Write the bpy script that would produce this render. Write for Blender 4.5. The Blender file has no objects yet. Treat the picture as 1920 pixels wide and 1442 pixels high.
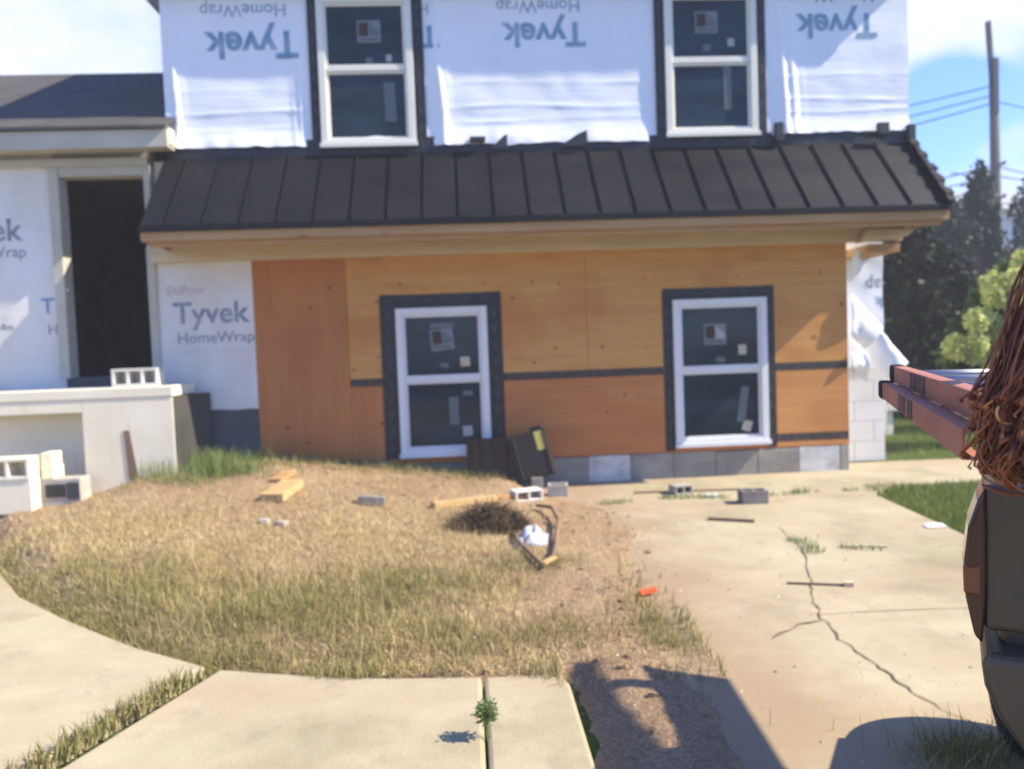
import bpy, bmesh, math, random
import numpy as np
from mathutils import Vector, Matrix, noise
random.seed(7); RNG = np.random.default_rng(7)
C = bpy.context.scene.collection
R = math.radians

# ------------------------------------------------------------------ camera, sky, sun, exposure
S = bpy.context.scene
cd = bpy.data.cameras.new("camera"); cam = bpy.data.objects.new("camera", cd); C.objects.link(cam)
cd.sensor_width = 36.0; cd.lens = 36.0 * 1450 / 1920; cd.clip_start = 0.05; cd.clip_end = 2000
fw = Vector((0.05677, 0.99730, -0.04665)); rt = Vector((0.99760, -0.05852, -0.03702)); up = Vector((0.03965, 0.04444, 0.99822))
M = Matrix((rt, up, -fw)).transposed().to_4x4(); M.translation = Vector((0, 0, 1.25)); cam.matrix_world = M
cd.dof.use_dof = True; cd.dof.focus_distance = 1.3; cd.dof.aperture_fstop = 3.6
S.camera = cam
SUN = Vector((1.15, -0.20, 1.0)).normalized()
sun_el = math.asin(SUN.z); sun_az = math.atan2(SUN.x, SUN.y)      # azimuth clockwise from +Y
sl = bpy.data.lights.new("sun", 'SUN'); so = bpy.data.objects.new("sun", sl); C.objects.link(so)
sl.energy = 4.6; sl.angle = R(0.55); sl.color = (1.0, 0.90, 0.72)
so.rotation_euler = (-SUN).to_track_quat('-Z', 'Y').to_euler()
W = bpy.data.worlds.new("World"); S.world = W; W.use_nodes = True
S.view_settings.view_transform = 'Standard'; S.view_settings.look = 'None'; S.view_settings.gamma = 1.0
S.view_settings.exposure = 1.2

def world_sky():
    nt = W.node_tree; N = nt.nodes; L = nt.links; N.clear()
    out = N.new('ShaderNodeOutputWorld'); bg = N.new('ShaderNodeBackground'); L.new(bg.outputs[0], out.inputs[0])
    sky = N.new('ShaderNodeTexSky'); sky.sky_type = 'NISHITA'; sky.sun_disc = False
    sky.sun_elevation = sun_el; sky.sun_rotation = sun_az; sky.air_density = 1.0; sky.dust_density = 0.25; sky.ozone_density = 2.5
    bg.inputs[1].default_value = 0.13
    tc = N.new('ShaderNodeTexCoord')
    def noise_n(scale, detail, off):
        mp = N.new('ShaderNodeMapping'); mp.inputs['Location'].default_value = off; mp.inputs['Scale'].default_value = (scale, scale, scale * 2.2)
        L.new(tc.outputs['Generated'], mp.inputs[0]); n = N.new('ShaderNodeTexNoise'); n.inputs['Scale'].default_value = 1
        n.inputs['Detail'].default_value = detail; n.inputs['Roughness'].default_value = 0.55; L.new(mp.outputs[0], n.inputs[0]); return n.outputs['Fac']
    def math_n(op, a, b=None, c=None):
        m = N.new('ShaderNodeMath'); m.operation = op
        for i, v in enumerate((a, b, c)):
            if v is None: continue
            if isinstance(v, (int, float)): m.inputs[i].default_value = v
            else: L.new(v, m.inputs[i])
        return m.outputs[0]
    nz = noise_n(4.0, 7, (3.1, 1.7, 0.4)); nf = noise_n(11.0, 6, (0.3, 5.2, 2.0))
    acc = math_n('MULTIPLY_ADD', nz, 0.9, -0.35)
    for az, el, rad, amt in ((33.5, 21.5, 8, .62), (40, 26, 9, .7), (-25, 21, 9, .5), (-33, 13, 8, .55), (37, 9.5, 4.0, .45), (33, 8, 3, .35), (-45, 24, 14, .6), (33, 14.5, 3.6, -.55), (30, 13, 3.0, -.4)):
        d = Vector((math.sin(R(az)) * math.cos(R(el)), math.cos(R(az)) * math.cos(R(el)), math.sin(R(el))))
        dp = N.new('ShaderNodeVectorMath'); dp.operation = 'DOT_PRODUCT'; L.new(tc.outputs['Generated'], dp.inputs[0]); dp.inputs[1].default_value = d
        mr = N.new('ShaderNodeMapRange'); mr.interpolation_type = 'SMOOTHSTEP'; L.new(dp.outputs['Value'], mr.inputs[0])
        mr.inputs[1].default_value = math.cos(R(rad)); mr.inputs[2].default_value = math.cos(R(rad * .25)); mr.inputs[3].default_value = 0; mr.inputs[4].default_value = amt
        acc = math_n('ADD', acc, mr.outputs[0])
    acc = math_n('ADD', acc, math_n('MULTIPLY_ADD', nf, .5, -.25))
    mr = N.new('ShaderNodeMapRange'); mr.interpolation_type = 'SMOOTHSTEP'; L.new(acc, mr.inputs[0])
    mr.inputs[1].default_value = 0.1; mr.inputs[2].default_value = 0.75
    mx = N.new('ShaderNodeMix'); mx.data_type = 'RGBA'; L.new(mr.outputs[0], mx.inputs[0])
    tn = N.new('ShaderNodeMix'); tn.data_type = 'RGBA'; tn.blend_type = 'MULTIPLY'; tn.inputs[0].default_value = 1; L.new(sky.outputs[0], tn.inputs[6]); tn.inputs[7].default_value = (.50, .68, 1.13, 1)
    L.new(tn.outputs[2], mx.inputs[6]); mx.inputs[7].default_value = (3.45, 3.65, 4.05, 1)
    L.new(mx.outputs[2], bg.inputs[0])
world_sky()

# ------------------------------------------------------------------ materials
def lin(r, g, b):
    f = lambda c: (c / 255 / 12.92) if c / 255 <= .04045 else ((c / 255 + .055) / 1.055) ** 2.4
    return (f(r), f(g), f(b))
class Mat:
    """small node builder; every colour is the thing's own colour"""
    def __init__(s, name, rough=.8, spec=.3, metallic=0):
        s.m = bpy.data.materials.new(name); s.m.use_nodes = True; s.nt = s.m.node_tree; s.N = s.nt.nodes; s.L = s.nt.links
        s.b = s.N['Principled BSDF']; s.b.inputs['Roughness'].default_value = rough
        s.b.inputs['Specular IOR Level'].default_value = spec; s.b.inputs['Metallic'].default_value = metallic
        s.tc = s.N.new('ShaderNodeTexCoord')
    def noise(s, scale=(1, 1, 1), detail=5, rough=.6, off=(0, 0, 0), coord='Object'):
        mp = s.N.new('ShaderNodeMapping'); mp.inputs['Scale'].default_value = scale if isinstance(scale, tuple) else (scale,) * 3
        mp.inputs['Location'].default_value = off; s.L.new(s.tc.outputs[coord], mp.inputs[0])
        n = s.N.new('ShaderNodeTexNoise'); n.inputs['Scale'].default_value = 1; n.inputs['Detail'].default_value = detail; n.inputs['Roughness'].default_value = rough
        s.L.new(mp.outputs[0], n.inputs[0]); return n.outputs['Fac']
    def voronoi(s, scale, feature='F1', rnd=1.0, out='Distance'):
        mp = s.N.new('ShaderNodeMapping'); mp.inputs['Scale'].default_value = scale if isinstance(scale, tuple) else (scale,) * 3
        s.L.new(s.tc.outputs['Object'], mp.inputs[0]); n = s.N.new('ShaderNodeTexVoronoi'); n.feature = feature; n.inputs['Scale'].default_value = 1
        n.inputs['Randomness'].default_value = rnd; s.L.new(mp.outputs[0], n.inputs[0]); return n.outputs[out]
    def island(s):
        return s.N.new('ShaderNodeNewGeometry').outputs['Random Per Island']
    def ramp(s, fac, stops):
        r = s.N.new('ShaderNodeValToRGB'); e = r.color_ramp.elements
        while len(e) < len(stops): e.new(.5)
        for el, (p, c) in zip(e, stops): el.position = p; el.color = (*c, 1) if len(c) == 3 else c
        s.L.new(fac, r.inputs[0]); return r.outputs[0]
    def mix(s, fac, a, b, mode='MIX'):
        m = s.N.new('ShaderNodeMix'); m.data_type = 'RGBA'; m.blend_type = mode
        for i, v in ((0, fac), (6, a), (7, b)):
            if isinstance(v, (int, float)): m.inputs[i].default_value = v
            elif isinstance(v, tuple): m.inputs[i].default_value = (*v[:3], 1)
            else: s.L.new(v, m.inputs[i])
        return m.outputs[2]
    def rng(s, v, a, b, c=0., d=1.):
        m = s.N.new('ShaderNodeMapRange'); s.L.new(v, m.inputs[0])
        for i, x in enumerate((a, b, c, d)): m.inputs[i + 1].default_value = x
        return m.outputs[0]
    def color(s, c):
        if isinstance(c, tuple): s.b.inputs['Base Color'].default_value = (*c[:3], 1)
        else: s.L.new(c, s.b.inputs['Base Color'])
        return s
    def bump(s, h, strength=.3, dist=.01):
        b = s.N.new('ShaderNodeBump'); b.inputs['Strength'].default_value = strength; b.inputs['Distance'].default_value = dist
        s.L.new(h, b.inputs['Height']); s.L.new(b.outputs[0], s.b.inputs['Normal']); return s
    def roughmap(s, h, a, b):
        s.L.new(s.rng(h, .3, .7, a, b), s.b.inputs['Roughness']); return s

MATS = {}
def mats():
    m = Mat('house_wrap', .55, .25); n = m.noise((3, 3, 6), 6); n2 = m.noise((1.2, 1, .9), 3, off=(4, 1, 2))
    m.color(m.mix(m.rng(n2, .35, .7), (.77, .79, .83), (.86, .86, .86))).bump(m.noise((5, 5, 30), 5), .25, .012); MATS['wrap'] = m.m
    m = Mat('house_wrap_aged', .6, .2); n = m.noise((1.5, 1, 1.2), 5)
    m.color(m.ramp(n, [(.3, (.58, .54, .46)), (.55, (.70, .68, .64)), (.8, (.76, .75, .74))])).bump(m.noise((4, 4, 7), 5), .35, .015); MATS['wrap_old'] = m.m
    for nm, c in (('print_blue', (.13, .28, .42)), ('print_grey', (.15, .18, .24)), ('print_pink', (.55, .36, .38)), ('print_deep', (.10, .18, .40))):
        m = Mat(nm, .7, .1); m.color(m.mix(m.rng(m.noise(9, 4), .35, .7), c, tuple(x * .6 + .28 for x in c))); MATS[nm] = m.m
    def ply(nm, base, dark, red, vert=False, nails=True):
        m = Mat(nm, .75, .2); sc = (16, 8, .9) if vert else (1.1, 8, 15)
        g = m.noise(sc, 6, .65); w = m.noise((.8, 1, 1.3), 3, off=(2.3, 0, .7)); c = m.mix(m.rng(g, .3, .75), dark, base)
        c = m.mix(m.rng(w, .52, .66), c, m.mix(.7, c, red))
        kn = m.voronoi((2.6, 1, 3.6), rnd=.9); c = m.mix(m.rng(kn, .04, .13, .6, 0), c, tuple(x * .35 for x in dark))
        if nails: kd = m.voronoi((4.9, 1, 6.6), rnd=.35); c = m.mix(m.rng(kd, .06, .10, .85, 0), c, (.05, .03, .02))
        m.color(c).bump(g, .15, .004); MATS[nm] = m.m
    ply('plywood_tan', (.64, .335, .098), (.52, .245, .068), (.46, .165, .046))
    ply('plywood_red', (.53, .21, .066), (.42, .15, .046), (.54, .24, .085))
    ply('plywood_brown', (.50, .20, .062), (.41, .15, .046), (.37, .125, .04), vert=True)
    ply('plywood_sunlit', (.64, .31, .098), (.50, .20, .06), (.44, .16, .05))  # lighter copy of the orange plywood, sunlight put into the colour
    m = Mat('lumber', .75, .2); g = m.noise((1.3, 14, 14), 5); k = m.voronoi((2.7, 9, 9), rnd=1)
    c = m.mix(m.rng(g, .3, .75), (.36, .20, .085), (.50, .31, .14)); m.color(m.mix(m.rng(k, .06, .16, .7, 0), c, (.16, .07, .025))).bump(g, .2, .003); MATS['lumber'] = m.m
    m = Mat('lumber_pale', .75, .2); g = m.noise((1.3, 14, 14), 5); m.color(m.mix(m.rng(g, .3, .75), (.54, .42, .27), (.66, .55, .39))).bump(g, .2, .003); MATS['lumber_pale'] = m.m
    m = Mat('lumber_yellow', .75, .2); g = m.noise((3, 10, 14), 5); m.color(m.mix(m.rng(g, .3, .75), (.42, .27, .12), (.54, .38, .19))); MATS['lumber_yellow'] = m.m
    m = Mat('roof_metal', .55, .14); n = m.noise((1.2, 3, 3), 5); m.color(m.mix(m.rng(n, .3, .7), (.0085, .009, .0105), (.0145, .0145, .016))).roughmap(n, .42, .6); MATS['roof_metal'] = m.m
    m = Mat('black_tape', .45, .4); b = m.voronoi((9, 1, 9), out='Color'); n = m.noise((12, 1, 12), 3)
    m.color(m.mix(m.rng(n, .50, .58), (.009, .010, .012), (.022, .023, .026))); MATS['black_tape'] = m.m
    m = Mat('tape_mark', .6, .2); m.color(m.mix(m.noise(60, 3), (.035, .038, .04), (.07, .075, .08))); MATS['tape_mark'] = m.m
    m = Mat('seam_tape', .6, .3); n = m.noise((22, 1, 8), 3); m.color(m.mix(m.rng(n, .5, .6), (.050, .036, .024), (.085, .062, .043))); MATS['seam_tape'] = m.m
    m = Mat('membrane', .5, .3); n = m.noise((4, 4, 5), 5); m.color(m.mix(n, (.016, .02, .028), (.04, .046, .058))).bump(n, .5, .02); MATS['membrane'] = m.m
    m = Mat('vinyl_white', .4, .4); m.color(m.mix(m.noise(3, 4), (.66, .66, .64), (.74, .74, .72))); MATS['vinyl'] = m.m
    m = Mat('vinyl_cream', .4, .4); m.color(m.mix(m.noise(3, 4), (.70, .67, .56), (.78, .75, .64))); MATS['vinyl_cream'] = m.m
    m = Mat('window_glass', .07, .25); n = m.noise((.9, 1, 4.0), 4); m.color(m.mix(m.rng(n, .4, .62), (.011, .020, .028), (.024, .040, .055))); m.bump(m.noise((2, 2, 2), 2), .05, .01); MATS['glass'] = m.m  # level bands in the colour stand in for faint reflections
    for nm, c in (('sticker_grey', (.13, .155, .165)), ('sticker_white', (.42, .41, .38)), ('sticker_dark', (.06, .035, .03)), ('sticker_pale', (.20, .235, .245)), ('sticker_cream', (.55, .48, .34))):
        m = Mat(nm, .6, .2); m.color(m.mix(m.noise(25, 3), c, tuple(x * .82 for x in c))); MATS[nm] = m.m
    m = Mat('foundation', .9, .15); n = m.noise((3, 3, 5), 6); sp = m.noise(60, 3)
    c = m.ramp(n, [(.3, (.23, .21, .17)), (.5, (.32, .295, .24)), (.7, (.41, .38, .31))]); m.color(m.mix(m.rng(sp, .3, .7, 0, .35), c, (.12, .115, .11))).bump(sp, .5, .004); MATS['foundation'] = m.m
    m = Mat('block_white', .85, .15); n = m.noise((5, 5, 7), 6); sp = m.noise(70, 3)
    c = m.ramp(n, [(.36, (.40, .385, .35)), (.5, (.54, .52, .475)), (.7, (.66, .64, .59))]); m.color(c).bump(sp, .4, .004); MATS['block_white'] = m.m
    m = Mat('wall_white', .8, .15); n = m.noise(2.5, 5); m.color(m.mix(m.rng(n, .3, .7), (.64, .62, .57), (.74, .72, .67))).bump(m.noise(50, 3), .3, .003); MATS['wall_white'] = m.m
    m = Mat('parging', .9, .15); n = m.noise((2, 2, 3), 6); m.color(m.mix(m.rng(n, .3, .7), (.055, .065, .072), (.105, .115, .125))).bump(m.noise(30, 5), .4, .006); MATS['parging'] = m.m
    m = Mat('porch_paint', .8, .2); n = m.noise((1.8, 1.8, 2.2), 6); st = m.noise((11, 11, .8), 4)
    c = m.mix(m.rng(n, .35, .7), (.76, .68, .49), (.88, .81, .62)); m.color(m.mix(m.rng(st, .60, .75, 0, .4), c, (.45, .36, .26))).bump(m.noise(45, 4), .3, .004); MATS['porch'] = m.m
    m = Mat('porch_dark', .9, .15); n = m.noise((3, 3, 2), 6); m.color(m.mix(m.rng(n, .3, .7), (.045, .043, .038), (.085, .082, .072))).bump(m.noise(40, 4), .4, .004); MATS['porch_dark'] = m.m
    m = Mat('cinder_block', .95, .1); n = m.noise(9, 5); sp = m.noise(110, 2); c = m.mix(m.rng(n, .3, .7), (.33, .31, .27), (.48, .45, .39)); m.color(m.mix(m.rng(sp, .45, .7, 0, .4), c, (.18, .17, .15))).bump(sp, .6, .004); MATS['cinder'] = m.m
    m = Mat('cinder_dark', .95, .1); n = m.noise(9, 5); m.color(m.mix(m.rng(n, .3, .7), (.17, .155, .14), (.28, .26, .23))).bump(m.noise(110, 2), .6, .004); MATS['cinder_dark'] = m.m
    m = Mat('cinder_light', .95, .1); n = m.noise(9, 5); m.color(m.mix(m.rng(n, .3, .7), (.55, .53, .47), (.72, .70, .63))).bump(m.noise(110, 2), .5, .004); MATS['cinder_light'] = m.m
    m = Mat('hole_shade', .95, .05); m.color((.05, .048, .045)); MATS['hole_shade'] = m.m  # near-black colour painted as the shade inside block hollows
    m = Mat('shingles', .9, .15); v = m.voronoi((3.2, 7, 7), out='Color'); n = m.noise(40, 3)
    c = m.mix(v, (.056, .051, .047), (.095, .088, .080)); m.color(m.mix(m.rng(n, .3, .7, 0, .4), c, (.11, .105, .10))).bump(n, .5, .01); MATS['shingles'] = m.m
    m = Mat('beige_trim', .6, .3); n = m.noise((1.5, 3, 3), 5); m.color(m.mix(m.rng(n, .3, .7), (.40, .37, .29), (.52, .49, .40))); MATS['beige'] = m.m
    m = Mat('grey_soffit', .6, .3); m.color(m.mix(m.noise(3, 4), (.33, .34, .35), (.42, .43, .44))); MATS['grey_soffit'] = m.m
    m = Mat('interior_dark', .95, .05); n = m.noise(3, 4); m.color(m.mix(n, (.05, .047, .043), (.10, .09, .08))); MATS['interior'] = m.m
    # ground
    m = Mat('driveway_concrete', .9, .15); n = m.noise((.9, .9, 1), 7, .62); n2 = m.noise((.45, 1.5, 1), 5, off=(3, 2, 0)); sp = m.noise(90, 3); sp2 = m.noise(260, 2)
    c = m.ramp(n, [(.30, (.265, .222, .135)), (.47, (.385, .33, .21)), (.66, (.47, .41, .275))])
    c = m.mix(m.rng(n2, .46, .66, 0, .7), c, (.37, .275, .175)); c = m.mix(m.rng(m.noise((2.6, 2.1, 1), 6, .7, (8, 3, 0)), .52, .68, 0, .6), c, (.25, .21, .145)); c = m.mix(m.rng(sp, .55, .75, 0, .5), c, (.26, .22, .16)); c = m.mix(m.rng(sp2, .62, .7, 0, .5), c, (.62, .56, .45))
    st = m.voronoi((.7, .9, 1)); c = m.mix(m.rng(st, .05, .28, .30, 0), c, (.21, .175, .13)); sx = m.N.new('ShaderNodeSeparateXYZ'); m.L.new(m.tc.outputs['Object'], sx.inputs[0])
    mm = m.N.new('ShaderNodeMath'); mm.operation = 'MULTIPLY_ADD'; m.L.new(m.noise(2.2, 6, .65, (5, 1, 0)), mm.inputs[0]); mm.inputs[1].default_value = 1.3; m.L.new(m.rng(sx.outputs[0], .85, 1.95, .50, -.62), mm.inputs[2])
    on = m.N.new('ShaderNodeMath'); on.operation = 'MULTIPLY'; m.L.new(m.rng(mm.outputs[0], .45, 1.1, 0, .8), on.inputs[0]); m.L.new(m.rng(sx.outputs[0], .5, .6, 0, 1), on.inputs[1])
    c = m.mix(on.outputs[0], c, m.mix(sp, (.25, .165, .10), (.37, .27, .17)))       # dirt trodden out of the yard
    m.color(c).bump(sp, .35, .005); MATS['concrete'] = m.m
    m = Mat('dirt', .95, .08); n = m.noise((1.1, 1.3, 1), 7, .62); n2 = m.noise(14, 6, .65); sp = m.noise(75, 4)
    c = m.ramp(n, [(.3, (.22, .145, .088)), (.5, (.33, .225, .135)), (.7, (.43, .32, .19))]); c = m.mix(m.rng(n2, .35, .7, 0, .65), c, (.42, .30, .18)); c = m.mix(m.rng(sp, .42, .6, .55, 0), c, (.14, .088, .05))
    m.color(c).bump(n2, .7, .03); MATS['dirt'] = m.m
    m = Mat('lawn', .95, .08); n = m.noise(.8, 6); n2 = m.noise(25, 5); c = m.mix(m.rng(n, .35, .65), (.08, .11, .025), (.13, .16, .04)); m.color(m.mix(m.rng(n2, .35, .65), c, (.035, .055, .014))).bump(n2, .8, .03); MATS['lawn'] = m.m
    m = Mat('crack_soil', .95, .05); m.color(m.mix(m.noise(40, 4), (.12, .09, .06), (.22, .17, .11))); MATS['crack'] = m.m
    def blades(nm, stops, trans=.25):
        m = Mat(nm, .65, .2); m.color(m.ramp(m.island(), stops))
        tr = m.N.new('ShaderNodeBsdfTranslucent'); ms = m.N.new('ShaderNodeMixShader'); ms.inputs[0].default_value = trans
        cl = m.b.inputs['Base Color'].links[0].from_socket; m.L.new(cl, tr.inputs[0]); m.L.new(m.b.outputs[0], ms.inputs[1]); m.L.new(tr.outputs[0], ms.inputs[2])
        m.L.new(ms.outputs[0], m.N['Material Output'].inputs[0]); MATS[nm] = m.m
    blades('straw', [(0, (.32, .23, .095)), (.35, (.49, .375, .165)), (.7, (.62, .495, .235)), (1, (.72, .61, .34))])
    blades('dead_weeds', [(0, (.05, .035, .022)), (.5, (.10, .07, .04)), (1, (.20, .14, .08))])
    blades('green_dry', [(0, (.15, .155, .045)), (.4, (.22, .215, .065)), (.75, (.34, .29, .11)), (1, (.48, .39, .19))])
    blades('green_fresh', [(0, (.09, .15, .035)), (.5, (.17, .24, .065)), (1, (.36, .37, .15))])
    blades('lawn_blade', [(0, (.12, .165, .035)), (.5, (.19, .24, .055)), (1, (.30, .33, .10))])
    blades('leaf_dark', [(0, (.007, .012, .006)), (.5, (.015, .024, .011)), (1, (.034, .048, .021))], .15)
    blades('leaf_conifer', [(0, (.018, .032, .024)), (.6, (.036, .058, .042)), (1, (.065, .09, .065))], .15)
    blades('leaf_hydrangea', [(0, (.03, .06, .015)), (.6, (.06, .105, .025)), (1, (.11, .16, .045))], .25)
    blades('bloom', [(0, (.40, .45, .12)), (.5, (.56, .60, .20)), (1, (.70, .72, .34))], .25)
    blades('weed_leaf', [(0, (.12, .18, .06)), (.6, (.20, .27, .10)), (1, (.32, .38, .17))], .3)
    m = Mat('bark', .9, .1); m.color(m.mix(m.noise((8, 8, 2), 5), (.05, .038, .028), (.11, .085, .065))); MATS['bark'] = m.m
    m = Mat('pole_wood', .9, .1); m.color(m.mix(m.noise((9, 9, .6), 5), (.10, .085, .072), (.19, .165, .14))); MATS['pole'] = m.m
    m = Mat('pole_metal', .6, .3); m.color((.035, .04, .05)); MATS['pole_metal'] = m.m
    m = Mat('siding_white', .7, .2); m.color(m.mix(m.noise((.5, .5, 4), 3), (.62, .64, .66), (.72, .73, .74))); MATS['siding'] = m.m
    m = Mat('rail_white', .5, .3); m.color(m.mix(m.noise(4, 3), (.68, .66, .63), (.78, .77, .74))); MATS['rail'] = m.m
    # vehicle, ladder, cable
    m = Mat('vehicle_paint', .33, .5); n = m.noise(2.2, 4); m.color(m.mix(n, (.050, .038, .024), (.070, .054, .035))); m.roughmap(m.noise(6, 4), .28, .45); MATS['paint'] = m.m
    m = Mat('vehicle_trim', .6, .3); m.color(m.mix(m.noise(8, 4), (.03, .028, .025), (.05, .046, .04))); MATS['trim'] = m.m
    m = Mat('bumper_paint', .36, .45); m.color(m.mix(m.noise(3, 4), (.060, .046, .030), (.082, .064, .043))); MATS['bumper'] = m.m
    m = Mat('tail_red', .12, .5); m.color(m.mix(m.noise((3, 3, 14), 3), (.028, .006, .005), (.055, .012, .009))); MATS['tail_red'] = m.m
    m = Mat('tail_orange', .15, .5); m.color((.16, .05, .018)); MATS['tail_orange'] = m.m
    m = Mat('tyre', .85, .2); m.color(m.mix(m.noise(30, 3), (.014, .014, .014), (.03, .029, .028))); MATS['tyre'] = m.m
    m = Mat('rim', .4, .5, .7); m.color((.22, .22, .22)); MATS['rim'] = m.m
    m = Mat('ladder_fibreglass', .55, .3); n = m.noise((5, 5, 12), 6); c = m.mix(m.rng(n, .3, .72), (.34, .125, .085), (.46, .20, .145)); m.color(c).bump(m.noise(70, 3), .3, .002); MATS['ladder'] = m.m
    m = Mat('black_rubber', .8, .2); m.color(m.mix(m.noise(25, 3), (.016, .016, .018), (.035, .034, .036))); MATS['rubber'] = m.m
    m = Mat('decal', .6, .3); m.color(m.mix(m.rng(m.noise(22, 4), .4, .65), (.075, .055, .06), (.17, .10, .085))); MATS['decal'] = m.m
    m = Mat('rung_metal', .45, .5, .8); m.color((.42, .41, .40)); MATS['rung'] = m.m
    m = Mat('cable_copper', .38, .5, .15); m.color(m.ramp(m.island(), [(0, (.07, .019, .009)), (.35, (.20, .055, .02)), (.7, (.36, .115, .038)), (1, (.55, .22, .075))])); MATS['cable'] = m.m
    m = Mat('cable_gold', .3, .5, .5); m.color((.62, .38, .15)); MATS['cable_gold'] = m.m
    m = Mat('board_dark', .8, .2); g = m.noise((14, 9, 1.6), 5); m.color(m.mix(m.rng(g, .3, .7), (.035, .022, .015), (.09, .058, .038))); MATS['board_dark'] = m.m
    m = Mat('case_black', .6, .3); m.color(m.mix(m.noise(7, 4), (.012, .011, .010), (.026, .023, .020))); MATS['case'] = m.m
    m = Mat('label_yellow', .6, .2); m.color(m.mix(m.noise(9, 3), (.36, .34, .08), (.46, .43, .13))); MATS['label_yellow'] = m.m
    m = Mat('plastic_bag', .18, .5); m.color(m.mix(m.noise(11, 4), (.32, .34, .38), (.62, .64, .68))).bump(m.noise(14, 5), .9, .02); MATS['bag'] = m.m
    m = Mat('orange_plastic', .5, .3); m.color((.78, .10, .025)); MATS['orange'] = m.m
    m = Mat('paper', .8, .1); m.color(m.mix(m.noise(12, 3), (.66, .64, .60), (.78, .77, .74))); MATS['paper'] = m.m
    m = Mat('stick', .85, .1); m.color(m.mix(m.noise((2, 14, 14), 4), (.15, .10, .065), (.27, .19, .13))); MATS['stick'] = m.m
    m = Mat('stone', .95, .1); m.color(m.ramp(m.island(), [(0, (.17, .14, .10)), (.5, (.36, .32, .25)), (1, (.62, .58, .50))])); MATS['stone'] = m.m
mats()

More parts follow.
